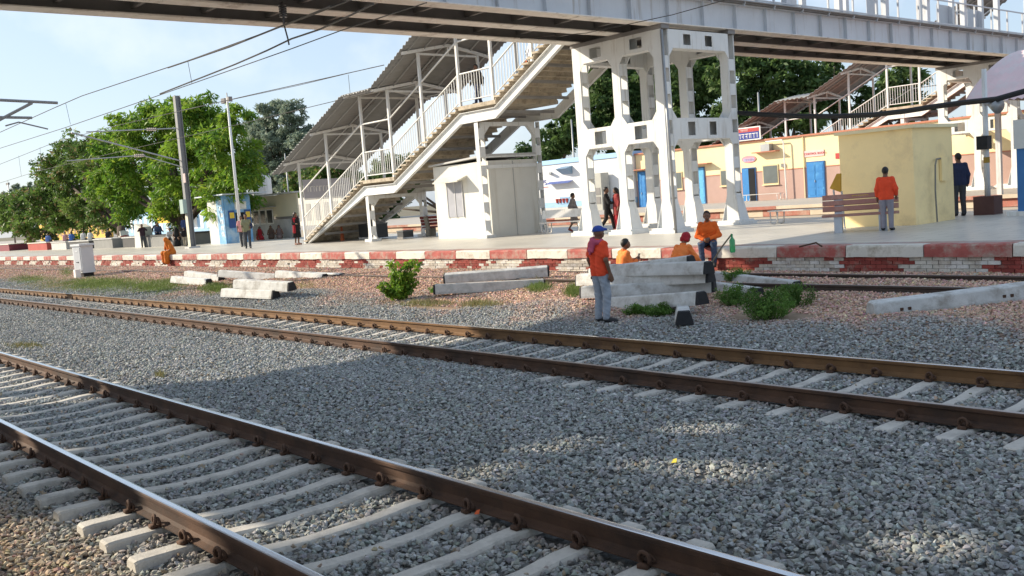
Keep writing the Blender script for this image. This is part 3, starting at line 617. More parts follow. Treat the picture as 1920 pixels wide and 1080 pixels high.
w = MB(O).box(-33.85, -32.75, y0-.03, y0-.004, 1.55, 3.05).build('window', M('shutter_grey', (.33, .34, .38), .6), h)
for a in (-33.86, -33.3, -32.78): MB(O).box(a, a+.04, y0-.05, y0-.032, 1.5, 3.1).build('window_bar', M('shutter_frame', (.5, .5, .5), .6), h)
MB(O).prism([(-34.15, y0-.01, 3.28), (-34.15, y0-.55, 3.08), (-34.15, y0-.55, 3.03), (-34.15, y0-.01, 3.18)], (1.75, 0, 0)).build('awning', cream, h)
MB(O).box(x1+.002, x1+.012, 26.95, 26.99, PZ, 3.75).build('wall_seam', M('seam', (.4, .4, .39), .8), h)
# yellow square booth
O = (-13.86, 25.45, PZ); b = thing('brick_booth', 'pale yellow plastered square booth behind the slatted bench', 'booth', O)
MB(O).prism([(-14.95, 25.45, PZ), (-12.77, 25.45, PZ), (-12.77, 27.75, PZ), (-14.95, 27.75, PZ)], (-.02, 0, 2.62)).build('wall', ywall, b)
MB(O).box(-15.05, -12.68, 25.35, 27.9, 3.24, 3.33).build('roof_slab', M('booth_slab', (.80, .70, .44), .85, 0, .1, 1), b)
MB(O).box(-12.77, -12.70, 26.9, 27.25, 1.75, 2.4).build('wall_box', ywall, b)
MB(O).tube([(-12.74, 27.0, 2.38), (-12.70, 26.6, 2.36), (-12.62, 26.35, 2.2), (-12.62, 26.3, 1.5), (-12.62, 26.35, .64)], .022, 6).build('conduit', M('pipe_grey', (.2, .19, .17), .6), b)
# cabin with the blue painted front
O = (-60, 27.2, PZ); k = thing('water_kiosk', 'narrow kiosk with blue painted vending front and flat sheet roof', 'kiosk', O)
kw = M('kiosk_white', (.62, .62, .59), .7, 0, .06, 1); kb = M('kiosk_blue', (.16, .36, .58), .6, 0, .25, 1.2, c2=(.45, .58, .66), c2scale=1.1, c2amt=.5)
MB(O).box(-62.6, -60, 27.2, 29.0, PZ, 3.75).build('cabin', kw, k)
MB(O).box(-59.99, -59.93, 27.2, 29.0, PZ, 3.75).build('front_panel', kb, k)
MB(O).box(-61, -59.99, 27.12, 27.19, PZ, 3.75).build('side_panel', kb, k)
MB(O).box(-63.6, -59.2, 26.8, 29.9, 3.77, 3.85).build('roof', M('kiosk_roof', (.5, .56, .62), .5, .2), k)
for yy in (27.4, 28.52):
    d = MB(O).box(-59.925, -59.85, yy, yy+.42, 1.62, 2.75).build('dispenser', M('kiosk_navy', (.03, .08, .24), .5), k); MB(O).box(-59.845, -59.82, yy+.06, yy+.36, 2.25, 2.62).build('dial', M('kiosk_yellow', (.75, .52, .05), .5), d)
MB(O).box(-59.925, -59.9, 27.9, 28.5, 1.5, 2.6).build('hatch', dark, k); MB(O).box(-59.925, -59.9, 27.9, 28.7, 2.8, 3.3).build('poster', M('kiosk_poster', (.66, .66, .6), .6, 0, .3, 6), k)
mb = MB(O)
for i in range(6):
    z = 3.4-i*.42; mb.box(-59.6-.9, -59.6-.55, 27.10, 27.115, z, z+.06); mb.box(-59.6-.9, -59.6-.84, 27.10, 27.115, z-.2, z); mb.box(-59.6-.62+random.uniform(-.1, 0), -59.6-.55, 27.10, 27.115, z-.2, z)
mb.build('lettering', white, k)
# cream room with three windows
O = (-63.5, 32.2, PZ); r = thing('ticket_room', 'low cream and grey room with a triple window and a thin eave', 'hut', O)
x0, x1, yf = -69.5, -58.9, 31.9
MB(O).box(x0, x1, yf, 31.99, 1.98, 3.62).build('upper_wall', M('room_cream', (.68, .62, .45), .8, 0, .06, 1), r)
MB(O).box(x0, x1, yf-.0, 31.98, PZ, 1.95).build('lower_wall', M('room_grey', (.45, .45, .44), .8, 0, .25, .6, c2=(.66, .65, .62), c2scale=.5), r)
MB(O).box(x0-.02, x1+.02, yf-.03, yf-.002, 1.93, 2.1).build('band', M('band_dark', (.2, .19, .18), .8), r)
MB(O).box(x0-.3, x1+.2, yf-.4, 32.03, 3.64, 3.74).build('roof', concl, r)
MB(O).box(-65.9, -62.0, yf-.5, yf-.01, 2.83, 2.88).build('eave', galv, r)
for i in range(3):
    xx = -65.5+i*1.05; f = MB(O).box(xx, xx+.9, yf-.05, yf-.004, 1.65, 2.7).build('window', white, r); MB(O).box(xx+.08, xx+.82, yf-.06, yf-.052, 1.73, 2.62).build('pane', M('dark_glass', (.05, .055, .06), .1, 0, .3, 1), f)
tk = thing('water_tank', 'white plastic water tank behind the cream room', 'tank', (-69, 34.5, PZ))
mb = MB(); mb.tube([(0, 0, 2.6), (0, 0, 3.0), (0, 0, 4.5), (0, 0, 4.7)], [.7, .75, .75, .62], 14); mb.build('tank_body', white, tk, True); MB().tube([(0, 0, 4.7), (0, 0, 4.83)], .25, 10).build('lid', white, tk); MB().box(-.8, .8, -.8, .8, 0, 2.58).build('plinth', concl, tk)
# ================================================================== far platform one and its buildings
P1 = .71; YF = 56.7
pl1 = tag(MB().box(-400, 40, 43.6, 80, -.6, P1).build('main_platform', M('paving', (.40, .37, .33), .7, 0, .15, .8)), kind='structure')
x = -75; i = 0
k1 = M('kerb_red_pale', (.42, .17, .13), .9, 0, .2, 2, c2=(.5, .38, .3), c2scale=1.2); k2 = M('kerb_cream', (.62, .54, .42), .9, 0, .12, 2)
k3 = [MB().box(.01, 2.79, -.01, .3, 0, .36).mesh('kerb_block', m) for m in (k1, k2)]; k4 = [MB().box(.01, 2.79, -.14, .3, 0, .16).mesh('coping_block', m) for m in (k1, k2)]
while x < 15:
    link('kerb_block', k3[i % 2], pl1, (x, 43.58, .19)); link('coping_block', k4[(i+1) % 2], pl1, (x+.9, 43.58, .56)); x += 2.8; i += 1
# yellow station building
O = (-34, YF, P1); sb = thing('station_building', 'long yellow and pink station building with blue doors', 'building', O)
yup = M('building_yellow', (.82, .69, .42), .85, 0, .05, .5, c2=(.70, .58, .36), c2scale=.4, c2amt=.3); ylo = M('building_pink', (.44, .30, .26), .85, 0, .08, .7, c2=(.4, .27, .22), c2scale=.5, c2amt=.3); trim = M('terracotta', (.48, .2, .13), .85)
bx0, bx1 = -50.6, -10
MB(O).box(bx0, bx1, YF, YF+8, 2.72, 4.75).build('upper_wall', yup, sb); MB(O).box(bx0, bx1, YF-.004, YF+7.99, P1, 2.66).build('lower_wall', ylo, sb)
MB(O).box(bx0, bx1, YF-.03, YF+7.9, 2.662, 2.718).build('dado_line', trim, sb); MB(O).box(bx0-.1, bx1, YF-.12, YF+8.1, 4.752, 4.86).build('parapet', trim, sb)
dblue = M('door_blue', (.03, .20, .50), .5, 0, .12, 2, c2=(.10, .34, .6), c2scale=1.5, c2amt=.3); lblue = M('door_light_blue', (.12, .42, .72), .5, 0, .15, 2)
def door(x0, x1, z1, mat, opened=False):
    d = MB(O).box(x0-.06, x1+.06, YF-.07, YF-.006, P1, z1+.06).build('door', M('door_frame', (.03, .12, .32), .5), sb)
    xm = (x0+x1)/2
    if opened:
        MB(O).box(x0, xm, YF-.10, YF-.072, P1+.02, z1).build('leaf', dblue, d); MB(O).box(xm, x1, YF-.09, YF-.072, P1+.02, z1).build('doorway_shade', dark, d)  # solid dark panel paints the shade of the room behind the doorway
    else:
        for a, b_ in ((x0, xm-.01), (xm+.01, x1)):
            MB(O).box(a, b_, YF-.09, YF-.072, P1+.02, z1).build('leaf', mat, d)
            for q in range(4): MB(O).box(a+.07, b_-.07, YF-.105, YF-.092, P1+.15+q*.52, P1+.55+q*.52).build('panel', mat, d)
        MB(O).box(xm-.06, xm-.03, YF-.14, YF-.106, 1.7, 1.85).build('handle', galv, d)
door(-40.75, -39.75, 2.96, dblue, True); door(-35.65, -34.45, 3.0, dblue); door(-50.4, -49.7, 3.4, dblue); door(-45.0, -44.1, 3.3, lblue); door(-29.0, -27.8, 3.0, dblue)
def window(x0, x1, z0, z1, mat=None):
    f = MB(O).box(x0-.07, x1+.07, YF-.06, YF-.006, z0-.07, z1+.07).build('window', M('window_frame_cream', (.6, .5, .3), .7), sb)
    MB(O).box(x0, x1, YF-.075, YF-.062, z0, z1).build('pane', mat or M('window_grey', (.13, .15, .15), .35, 0, .2, 1), f); MB(O).box(x0-.12, x1+.12, YF-.14, YF-.064, z0-.13, z0-.075).build('sill', yup, f)
window(-39.05, -37.95, 1.85, 3.02); window(-46.9, -46.2, 1.95, 3.1); window(-42.6, -41.8, 1.95, 2.95); window(-32.4, -31.2, 1.9, 3.0)
for (a, b_, z) in ((-45.4, -43.4, 3.55), (-50.7, -49.3, 3.55), (-39.6, -37.7, 3.95)): MB(O).box(a, b_, YF-.55, YF-.004, z, z+.07).build('sunshade', trim, sb)
MB(O).box(-38.9, -38.2, YF-.5, YF-.05, 4.03, 4.5).build('air_conditioner', galv, sb)
MB(O).tube([(-38.6, YF-.28, 4.5), (-38.6, YF-.28, 4.66), (-37.3, YF-.3, 4.66), (-37.2, YF-.3, 4.5), (-37.15, YF-.3, P1)], .045, 6).build('drain_pipe', white, sb); MB(O).tube([(-35.9, YF-.06, 4.75), (-35.9, YF-.06, P1)], .04, 6).build('rain_pipe', yup, sb)
MB(O).box(-37.6, -37.35, YF-.12, YF-.01, 2.85, 3.1).build('meter_box', dkst, sb)
# boards with lettering
def devanagari(mb, x0, x1, y, z, h, m=0):
    x = x0
    while x < x1:
        w = random.uniform(.5, 1.1)*h; n_ = random.choice((1, 2))
        mb.box(x, min(x+w, x1), y-.006, y, z+h*.86, z+h, m)
        for q in range(n_): a = x+w*(q+.6)/n_; mb.box(a-.05*h, a+.05*h, y-.006, y, z, z+h*.86, m)
        if random.random() < .6: mb.box(x+w*.15, x+w*.5, y-.006, y, z+h*.35, z+h*.5, m)
        x += w+h*.12
def text(name, body, size, loc, rot, mat, parent, fit=None):
    cu = bpy.data.curves.new(name, 'FONT'); cu.body = body; cu.size = size; cu.extrude = .004; ob = bpy.data.objects.new(name, cu); col.objects.link(ob)
    dg = bpy.context.evaluated_depsgraph_get(); me = bpy.data.meshes.new_from_object(ob.evaluated_get(dg)); bpy.data.objects.remove(ob); bpy.data.curves.remove(cu)
    me.materials.clear(); me.materials.append(mat)
    for p in me.polygons: p.material_index = 0
    o = link(name, me, parent, loc); o.rotation_euler = rot; return o
sred = M('sign_red', (.45, .05, .05), .5); sblue = M('sign_blue', (.03, .05, .25), .5)
bd = thing('name_board', 'wide roof board with red strip and white lettering on blue', 'sign', (-40.3, YF-.2, 4.87)); O = (-40.3, YF-.2, 4.87)
MB(O).box(-41.6, -39.0, YF-.24, YF-.2, 4.88, 5.78).build('frame', white, bd); MB(O).box(-41.5, -39.1, YF-.252, YF-.242, 5.45, 5.70).build('red_strip', sred, bd); MB(O).box(-41.5, -39.1, YF-.252, YF-.242, 4.95, 5.445).build('blue_field', sblue, bd)
mb = MB(O); devanagari(mb, -41.4, -39.2, YF-.254, 5.02, .32); devanagari(mb, -40.6, -40.0, YF-.254, 5.5, .13); mb.build('lettering', white, bd)
for a in (-41.3, -39.3): MB(O).box(a-.03, a+.03, YF-.198, YF-.15, 4.87, 5.7).build('post', galv, bd)
bd = thing('oval_sign', 'small pink and blue sign above the open blue door', 'sign', (-40.2, YF-.01, 3.4)); O = (-40.2, YF-.01, 3.4)
mb = MB(O); mb.prism([(-40.2+.62*math.cos(t)*(1 if abs(math.cos(t)) < .8 else .95), YF-.05, 3.6+.24*math.sin(t)) for t in np.linspace(0, 6.28, 16, endpoint=False)], (0, .03, 0)); mb.build('plate', M('sign_pink', (.65, .28, .32), .5), bd); MB(O).box(-40.6, -39.75, YF-.062, YF-.052, 3.46, 3.66).build('field', M('sign_pale_blue', (.4, .5, .75), .5), bd)
mb = MB(O); devanagari(mb, -40.55, -39.85, YF-.064, 3.48, .15); mb.build('lettering', sred, bd)
bd = thing('room_sign', 'narrow pink board with red capitals over the closed blue door', 'sign', (-35.1, YF-.01, 3.4)); O = (-35.1, YF-.01, 3.4)
MB(O).box(-35.9, -34.4, YF-.05, YF-.01, 3.38, 3.78).build('plate', M('sign_light_pink', (.75, .5, .48), .5), bd); text('lettering', 'CONTROL ROOM', .19, (-.74, -.055, .11), (math.pi/2, 0, 0), sred, bd)
bd = thing('red_plate', 'little plain red plate on the yellow wall beside the booth', 'sign', (-33.4, YF-.01, 3.1)); MB().box(-.2, .2, -.03, -.005, 0, .35).build('plate', sred, bd)
# white and blue building
O = (-60, YF, P1); wb = thing('parcel_building', 'white building with pale blue parapet and blue dado', 'building', O)
MB(O).box(-74, -50.7, YF-.4, YF+8, 1.55, 4.72).build('wall', M('white_wall', (.72, .73, .74), .8, 0, .05, .6), wb); MB(O).box(-74, -50.71, YF-.404, YF+7.9, P1, 1.1).build('plinth', M('plinth_grey', (.5, .49, .48), .8), wb); MB(O).box(-74, -50.71, YF-.41, YF+7.9, 1.102, 1.548).build('blue_band', M('band_blue', (.32, .5, .68), .8), wb)
MB(O).box(-74.1, -50.65, YF-.5, YF+8.1, 4.722, 5.08).build('parapet', M('parapet_blue', (.36, .58, .85), .8, 0, .08, .5), wb)
MB(O).box(-58.9, -57.7, YF-.44, YF-.412, 1.35, 1.95).build('poster', M('poster_blue', (.25, .42, .62), .6, 0, .4, 8), wb)
text('lettering', 'CCUPS', .62, (-2.3, -.44, 2.35), (math.pi/2, 0, 0), sblue, wb); MB(O).box(-62.4, -60.2, YF-.43, YF-.412, 2.85, 2.9).build('underline', sred, wb)
for (a, z) in ((-60.0, 4.1),): MB(O).prism([(a, YF-.42, z), (a+.35, YF-.8, z-.05), (a+.35, YF-.8, z-.2), (a, YF-.42, z-.2)], (.3, 0, 0)).build('camera_box', M('cctv', (.3, .32, .34), .5), wb)
MB(O).prism([(-58.4, YF-.42, 4.45), (-58.4, YF-1.2, 4.25), (-58.4, YF-.42, 3.8)], (1.2, 0, 0)).build('lamp_hood', M('hood_blue', (.2, .3, .4), .5), wb)
cabm = M('cabinet_grey', (.42, .42, .38), .7)
c_ = thing('metal_cupboard', 'tall grey cupboard standing against the white wall between tower legs', 'cabinet', (-53.6, YF-1.1, P1)); MB().box(-.6, .6, -.4, .5, 0, 2.9).build('body', cabm, c_)
for z in (.5, 1.2): MB().box(-.3, .45, -.43, -.402, z, z+.55).build('vent', dkst, c_)
# pale houses and painted fence far along the platform
def far_wall(x0, x1, yy, z0, z1, c, lab, cat='wall', bars=None):
    t = thing('painted_wall', lab, cat, ((x0+x1)/2, yy, z0)); O = ((x0+x1)/2, yy, z0)
    MB(O).box(x0, x1, yy, yy+.4, z0, z1).build('wall', M(lab[:14], c, .8, 0, .12, .3), t)
    if bars:
        for a in np.arange(x0+.8, x1, 2.2): MB(O).box(a, a+1.1, yy-.04, yy-.004, z0+.8, z1-.8).build('panel', M('panel'+str(bars), bars, .7, 0, .2, .5), t)
far_wall(-168, -128, 58, .4, 4.4, (.30, .48, .66), 'pale blue painted wall with white panels behind the big trees', bars=(.66, .70, .74))
far_wall(-150, -138, 56.9, 2.4, 4.0, (.78, .50, .06), 'bright yellow board on the pale blue wall')
far_wall(-215, -172, 57, .6, 4.0, (.70, .42, .08), 'orange-yellow wall with openings under the far trees', bars=(.3, .2, .1))
far_wall(-127, -100, 60, .5, 4.2, (.58, .56, .50), 'dull cream wall behind the blue kiosk', bars=(.35, .34, .32))
# pink barrel-vaulted shelter
O = (-5, 49.5, P1); ps = thing('vaulted_shelter', 'pink corrugated barrel roof on white posts over the main platform', 'shelter', O)
pkm = M('pink_sheet', (.84, .62, .62), .5, .1, .1, 1.2, c2=(.74, .70, .68), c2scale=.4, c2amt=.45)
n = 190; R_, hw = 12.4, 7.6; zc = 7.25-R_; V = []; F = []; ths = np.linspace(-math.asin(hw/R_), math.asin(hw/R_), 25); xs = np.linspace(-18.9, 10, n)
for i, x in enumerate(xs):
    rr = R_+(.055 if i % 2 else -.045)
    V += [(x-O[0], 49.6+rr*math.sin(t)-O[1], zc+rr*math.cos(t)-O[2]) for t in ths]
i = np.arange(n-1)[:, None]*25+np.arange(24)[None]; F = np.stack([i, i+1, i+26, i+25], -1).reshape(-1, 4)
link('roof_sheet', npmesh('roof_sheet', V, F, pkm, False), ps)
for x in (-18.2, -12, -6, 0): 
    for y in (43.9, 54.9): MB(O).box(x-.1, x+.1, y-.1, y+.1, P1, 4.95).build('post', steelw, ps)
    MB(O).beam((x, 43.9, 4.9), (x, 54.9, 4.9), .12, .2).build('tie_beam', galv, ps)
# ================================================================== poles, masts, wires
def pole(label, base, top, r0, r1, mat, cat='pole', name='lamp_post', extra=None):
    t = thing(name, label, cat, base); MB(base).tube([base, top], [r0, r1], 10).build('shaft', mat, t, True)
    if extra: extra(t, base, top)
    return t
mast_m = M('mast_grey', (.23, .235, .24), .6, .2, .12, 1); 
b0 = at2(361, 465); mt = thing('catenary_mast', 'dark grey steel overhead-line mast with brackets in front of the leafy tree', 'mast', b0); bx, by, _ = b0
for s in (-1, 1): MB(b0).box(bx-.17, bx+.17, by+s*.15-.015, by+s*.15+.015, PZ, 9.85).build('flange', mast_m, mt)
MB(b0).box(bx-.015, bx+.015, by-.15, by+.15, PZ, 9.85).build('web', mast_m, mt); MB(b0).box(bx-.35, bx+.35, by-.35, by+.35, PZ, PZ+.1).build('footing', concl, mt)
MB(b0).box(bx-.18, bx+.19, by-.175, by-.166, PZ, 2.6).build('painted_base', M('pale_base', (.6, .58, .45), .7), mt); MB(b0).box(bx+.18, bx+.5, by-.2, by-.17, 4.6, 5.15).build('number_plate', M('plate_pink', (.55, .42, .4), .6), mt); MB(b0).box(bx-.25, bx+.25, by-.42, by-.18, 2.75, 3.6).build('junction_box', M('box_green', (.32, .42, .38), .6), mt)
ins = M('porcelain', (.35, .3, .28), .25)
ce = np.array([bx, 17.3, 6.15]); 
MB(b0).tube([(bx, by-.2, 7.9), (bx, 18.4, 7.75)], .035, 6).build('top_tie', galv, mt); MB(b0).tube([(bx, by-.2, 5.95), (bx, 17.6, 7.72)], .045, 6).build('bracket_tube', galv, mt); MB(b0).tube([(bx, by-.2, 5.6), (bx, 21.4, 6.35)], .03, 6).build('strut', galv, mt); MB(b0).tube([(bx, 21.6, 6.35), (bx, 17.2, 6.15)], .03, 6).build('steady_arm', galv, mt)
for (yy, zz) in ((21.9, 7.85), (21.0, 6.33)):
    mb = MB(b0); 
    for q in range(5): mb.tube([(bx, yy+q*.12, zz), (bx, yy+q*.12+.05, zz)], .1, 8)
    mb.build('insulator', ins, mt)
def lamp_top(t, base, top):
    x, y, z = top; MB(base).beam((x, y, z-.1), (x, y+.01, z+.25), .05, .05).build('bracket', galv, t)
    for s in (-1, 1): MB(base).prism([(x+s*.15, y-.1, z-.25), (x+s*.5, y-.15, z-.3), (x+s*.5, y-.15, z-.02), (x+s*.15, y-.1, z-.02)], (0, .22, 0)).build('floodlight', dkst, t)
bl = at2(454, 462); pole('slim white lamp post with twin floodlights beside the blue kiosk', bl, (bl[0], bl[1], 8.95), .1, .06, steelw, extra=lamp_top)
bp_ = at2(1853, 402); pp = pole('white pole with dark box and brown footing beside the man in navy', bp_, (bp_[0], bp_[1], 4.9), .085, .07, steelw, name='speaker_pole')
MB(bp_).box(bp_[0]-.3, bp_[0]+.3, bp_[1]-.3, bp_[1]+.3, PZ, PZ+.55).build('footing', M('footing_brown', (.10, .05, .045), .8), pp); MB(bp_).box(bp_[0]-.2, bp_[0]+.12, bp_[1]-.2, bp_[1]+.1, 2.55, 2.95).build('box', black, pp)
mb = MB(bp_); mb.tube([(bp_[0], bp_[1]-.05, 3.9), (bp_[0]+.15, bp_[1]-.12, 3.86), (bp_[0]+.5, bp_[1]-.28, 3.75)], [.04, .05, .22], 12); mb.build('horn_speaker', galv, pp, True); MB(bp_).tube([(bp_[0], bp_[1], 2.15), (bp_[0], bp_[1], 2.32)], .088, 10).build('yellow_band', M('band_ochre', (.4, .25, .04), .7), pp)
bt = at2(1380, 418); pole('thin grey pipe standing beside the shaded tower leg', bt, (bt[0]-.05, bt[1], 8.3), .05, .05, galv, name='cable_pipe')
mb0 = at2(1258, 437); pole('leaning cable pipe strapped to the front tower leg', (BX[2]+.55, 25.0, PZ), (BX[2]+.28, 25.2, 7.3), .05, .05, galv, name='cable_pipe')
for (x, y, yy, ztop, lab) in ((1075, 280, 66, 9.2, 'slim white pole rising behind the white and blue building'), (1425, 245, 66, 9.0, 'grey pole rising behind the yellow parapet'), (540, 350, 60, 10, 'grey pole behind the foot of the stairs'), (476, 350, 70, 9, 'tall grey pole behind the kiosk roof')):
    p = at(x, y, Y=yy); b_ = (float(p[0]), yy, .6); pole(lab, b_, (b_[0], b_[1], ztop), .11, .07, galv, name='street_pole')
p = at(22, 400, Y=34); b_ = (float(p[0]), 34, PZ); pole('far lamp post standing above the small tree at the platform end', b_, (b_[0], 34, 9.2), .12, .07, galv, extra=lamp_top)
# thick black hose slung from the tower to the shelter
pts = [at(x, y, Y=29.3) for x, y in ((1368, 210), (1420, 214), (1500, 218), (1570, 218), (1640, 215), (1700, 208), (1750, 200), (1810, 192), (1868, 186))]
tag(MB().tube([tuple(p) for p in pts]+[(float(pts[-1][0])+2, 30.2, 4.4)], .085, 8).build('black_hose', M('black_rubber', (.012, .012, .013), .5)), 'thick black hose slung in the air from the tower past the yellow booth', 'hose')
# overhead wires; every run is its own span
def wire_run(label, pts, r=.012, name='overhead_wire'):
    P = [tuple(map(float, p)) for p in pts]; return tag(MB().tube(P, r, 5).build(name, wire), label, 'wire')
YW = 12.2
def W(y, *px): return [at(a, b, Y=y) for a, b in px]
L1 = W(YW, (-260, 345), (0, 248), (100, 203), (153, 180), (352, 114), (533, 48), (640, 7), (760, -42)); L2 = W(YW, (-260, 352), (0, 278), (120, 240), (280, 185), (360, 157), (545, 92), (640, 57), (800, 5))
wire_run('upper overhead wire hung under the bridge by an insulator', L1, .016); wire_run('lower contact wire running beneath the insulated upper wire', L2, .013)
wire_run('drooping black jumper cable between the insulator and the contact wire', W(YW, (300, 176), (440, 121), (500, 95), (546, 73), (600, 55), (650, 32), (700, 8)), .022)
wire_run('insulated sleeve cable on the upper wire near the bridge', W(YW-.02, (315, 127), (430, 88), (533, 47), (620, 12)), .024)
L3 = W(17.14, (-200, 357), (0, 308), (100, 268), (200, 240), (470, 178), (640, 140), (720, 122)); L4 = W(17.14, (-200, 380), (0, 343), (67, 322), (200, 290), (440, 235), (700, 172))
wire_run('sagging wire above the old track by the far platform', L3, .014); wire_run('contact wire above the old track crossing in front of the trees', L4, .012)
wire_run('thin wire from the mast to behind the stairs', W(23.5, (340, 207), (560, 160), (700, 126)), .014)
wire_run('thin line crossing below the bridge girders to the tower', W(22.0, (975, 72), (1100, 62), (1260, 28), (1360, 0)), .012)
for (a, b) in (((352, 114), (360, 157)), ((123, 193), (132, 233))):
    wire_run('dropper wire hanging between the upper and the contact wire', W(YW, a, b), .008, 'dropper_wire')['group'] = 'droppers on the overhead line'
for (a, b) in (((35, 292), (40, 330)), ((653, 140), (657, 180)), ((75, 276), (78, 318))):
    wire_run('dropper wire hanging above the old track', W(17.14, a, b), .008, 'dropper_wire')['group'] = 'droppers above the old track'
q = at(533, 48, Y=YW); it = thing('bridge_insulator', 'ribbed insulator hanging under the bridge and holding the overhead wire', 'insulator', tuple(map(float, q))); mb = MB(); qz = GB-float(q[2])
for j in range(6): mb.tube([(0, 0, qz*(.35+.1*j)), (0, 0, qz*(.35+.1*j)+.04)], .10, 9)
mb.tube([(0, 0, 0), (0, 0, qz)], .03, 6); mb.build('ribbed_body', M('insulator_dark', (.06, .05, .05), .3), it); MB().tube([(0, 0, 0), (.12, 0, -.35), (.15, 0, -.5)], .02, 6).build('clamp', wire, it)
# bracket arm of the next mast, standing left of the view
ba = at(103, 193, Y=YW); bx = float(ba[0]); m2 = thing('catenary_bracket', 'grey bracket arms of an overhead-line mast reaching in from outside', 'mast', (bx, 6.7, 0)); O = (bx, 6.7, 0)
MB(O).box(bx-.15, bx+.15, 6.55, 6.85, -.3, 9.5).build('mast', mast_m, m2); zt = float(ba[2])
MB(O).tube([(bx, 6.8, zt+.25), (bx, YW+.1, zt)], .06, 7).build('top_arm', mast_m, m2); lo = at(0, 215, X=bx); MB(O).tube([(bx, 6.8, zt-2.4), (bx, float(at(60, 193, X=bx)[1]), float(at(60, 193, X=bx)[2]))], .06, 7).build('bracket_tube', mast_m, m2)
p1_, p2_, p3_ = at(-60, 219, X=bx), at(60, 221, X=bx), at(90, 242, X=bx); MB(O).tube([tuple(map(float, p1_)), tuple(map(float, p2_))], .055, 7).build('registration_arm', mast_m, m2); MB(O).tube([tuple(map(float, at(10, 236, X=bx))), tuple(map(float, at(35, 229, X=bx))), tuple(map(float, p3_))], .03, 6).build('steady_arm', mast_m, m2)
# ================================================================== vegetation
def leaf_mat(name, c, tr=.35):
    m = bpy.data.materials.new(name); m.use_nodes = True; n = m.node_tree; b = n.nodes['Principled BSDF']; L = n.links.new
    g = n.nodes.new('ShaderNodeNewGeometry'); no = n.nodes.new('ShaderNodeTexNoise'); no.inputs['Scale'].default_value = 1.4; no.inputs['Detail'].default_value = 4; L(g.outputs['Position'], no.inputs['Vector'])
    mr = n.nodes.new('ShaderNodeMapRange'); mr.inputs['From Min'].default_value = .3; mr.inputs['From Max'].default_value = .7; mr.inputs['To Min'].default_value = .65; mr.inputs['To Max'].default_value = 1.35; L(no.outputs['Fac'], mr.inputs['Value'])
    x = n.nodes.new('ShaderNodeMix'); x.data_type = 'RGBA'; x.blend_type = 'MULTIPLY'; x.inputs['Factor'].default_value = 1; x.inputs['A'].default_value = (*c, 1); L(mr.outputs[0], x.inputs['B'])
    L(x.outputs['Result'], b.inputs['Base Color']); b.inputs['Roughness'].default_value = .55; b.inputs['Specular IOR Level'].default_value = .3
    t = n.nodes.new('ShaderNodeBsdfTranslucent'); L(x.outputs['Result'], t.inputs['Color']); ms = n.nodes.new('ShaderNodeMixShader'); ms.inputs[0].default_value = tr
    L(b.outputs[0], ms.inputs[1]); L(t.outputs[0], ms.inputs[2]); L(ms.outputs[0], n.nodes['Material Output'].inputs['Surface']); return m
LM = {'bright': [leaf_mat('leaf_bright_%d' % i, c, .45) for i, c in enumerate([(.15, .28, .03), (.20, .33, .035), (.10, .21, .025), (.26, .35, .04)])],
      'mid': [leaf_mat('leaf_mid_%d' % i, c, .35) for i, c in enumerate([(.115, .20, .04), (.15, .23, .05), (.09, .16, .035), (.22, .17, .075)])],
      'dark': [leaf_mat('leaf_dark_%d' % i, c, .3) for i, c in enumerate([(.075, .135, .038), (.10, .165, .045), (.055, .105, .03), (.13, .19, .06)])],
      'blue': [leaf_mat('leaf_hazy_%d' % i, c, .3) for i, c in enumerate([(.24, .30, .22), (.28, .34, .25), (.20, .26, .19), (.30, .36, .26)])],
      'weed': [leaf_mat('leaf_weed_%d' % i, c, .4) for i, c in enumerate([(.11, .22, .04), (.15, .27, .05), (.08, .17, .03), (.18, .28, .07)])]}
bark = M('bark', (.075, .055, .04), .95, 0, .35, 3, .5, 20)
def leaves(C, N, ls, lw, droop=.3):
    """leaf quads round clump centres C (k,4: x,y,z,r)"""
    k = len(C); idx = np.repeat(np.arange(k), N); n = len(idx); off = rng.normal(size=(n, 3)); off /= np.linalg.norm(off, axis=1)[:, None]; off *= (rng.random(n)**.45)[:, None]*C[idx, 3:4]; off[:, 2] *= .62
    p = C[idx, :3]+off; d = off/(np.linalg.norm(off, axis=1)[:, None]+1e-6)+rng.normal(0, .55, (n, 3)); d[:, 2] -= droop; d /= np.linalg.norm(d, axis=1)[:, None]
    s = np.cross(d, rng.normal(size=(n, 3))); s /= np.linalg.norm(s, axis=1)[:, None]; L_ = (ls*np.exp(rng.normal(0, .25, n)))[:, None]; w = L_*lw
    nr = np.cross(d, s)*L_*.18
    V = np.stack([p-d*L_, p+s*w+nr, p+d*L_, p-s*w+nr], 1).reshape(-1, 3); F = np.arange(4*n).reshape(n, 4); mi = rng.integers(0, 3, k)[idx]; mi = np.where(rng.random(n) < .12, 3, mi); return V, F, mi
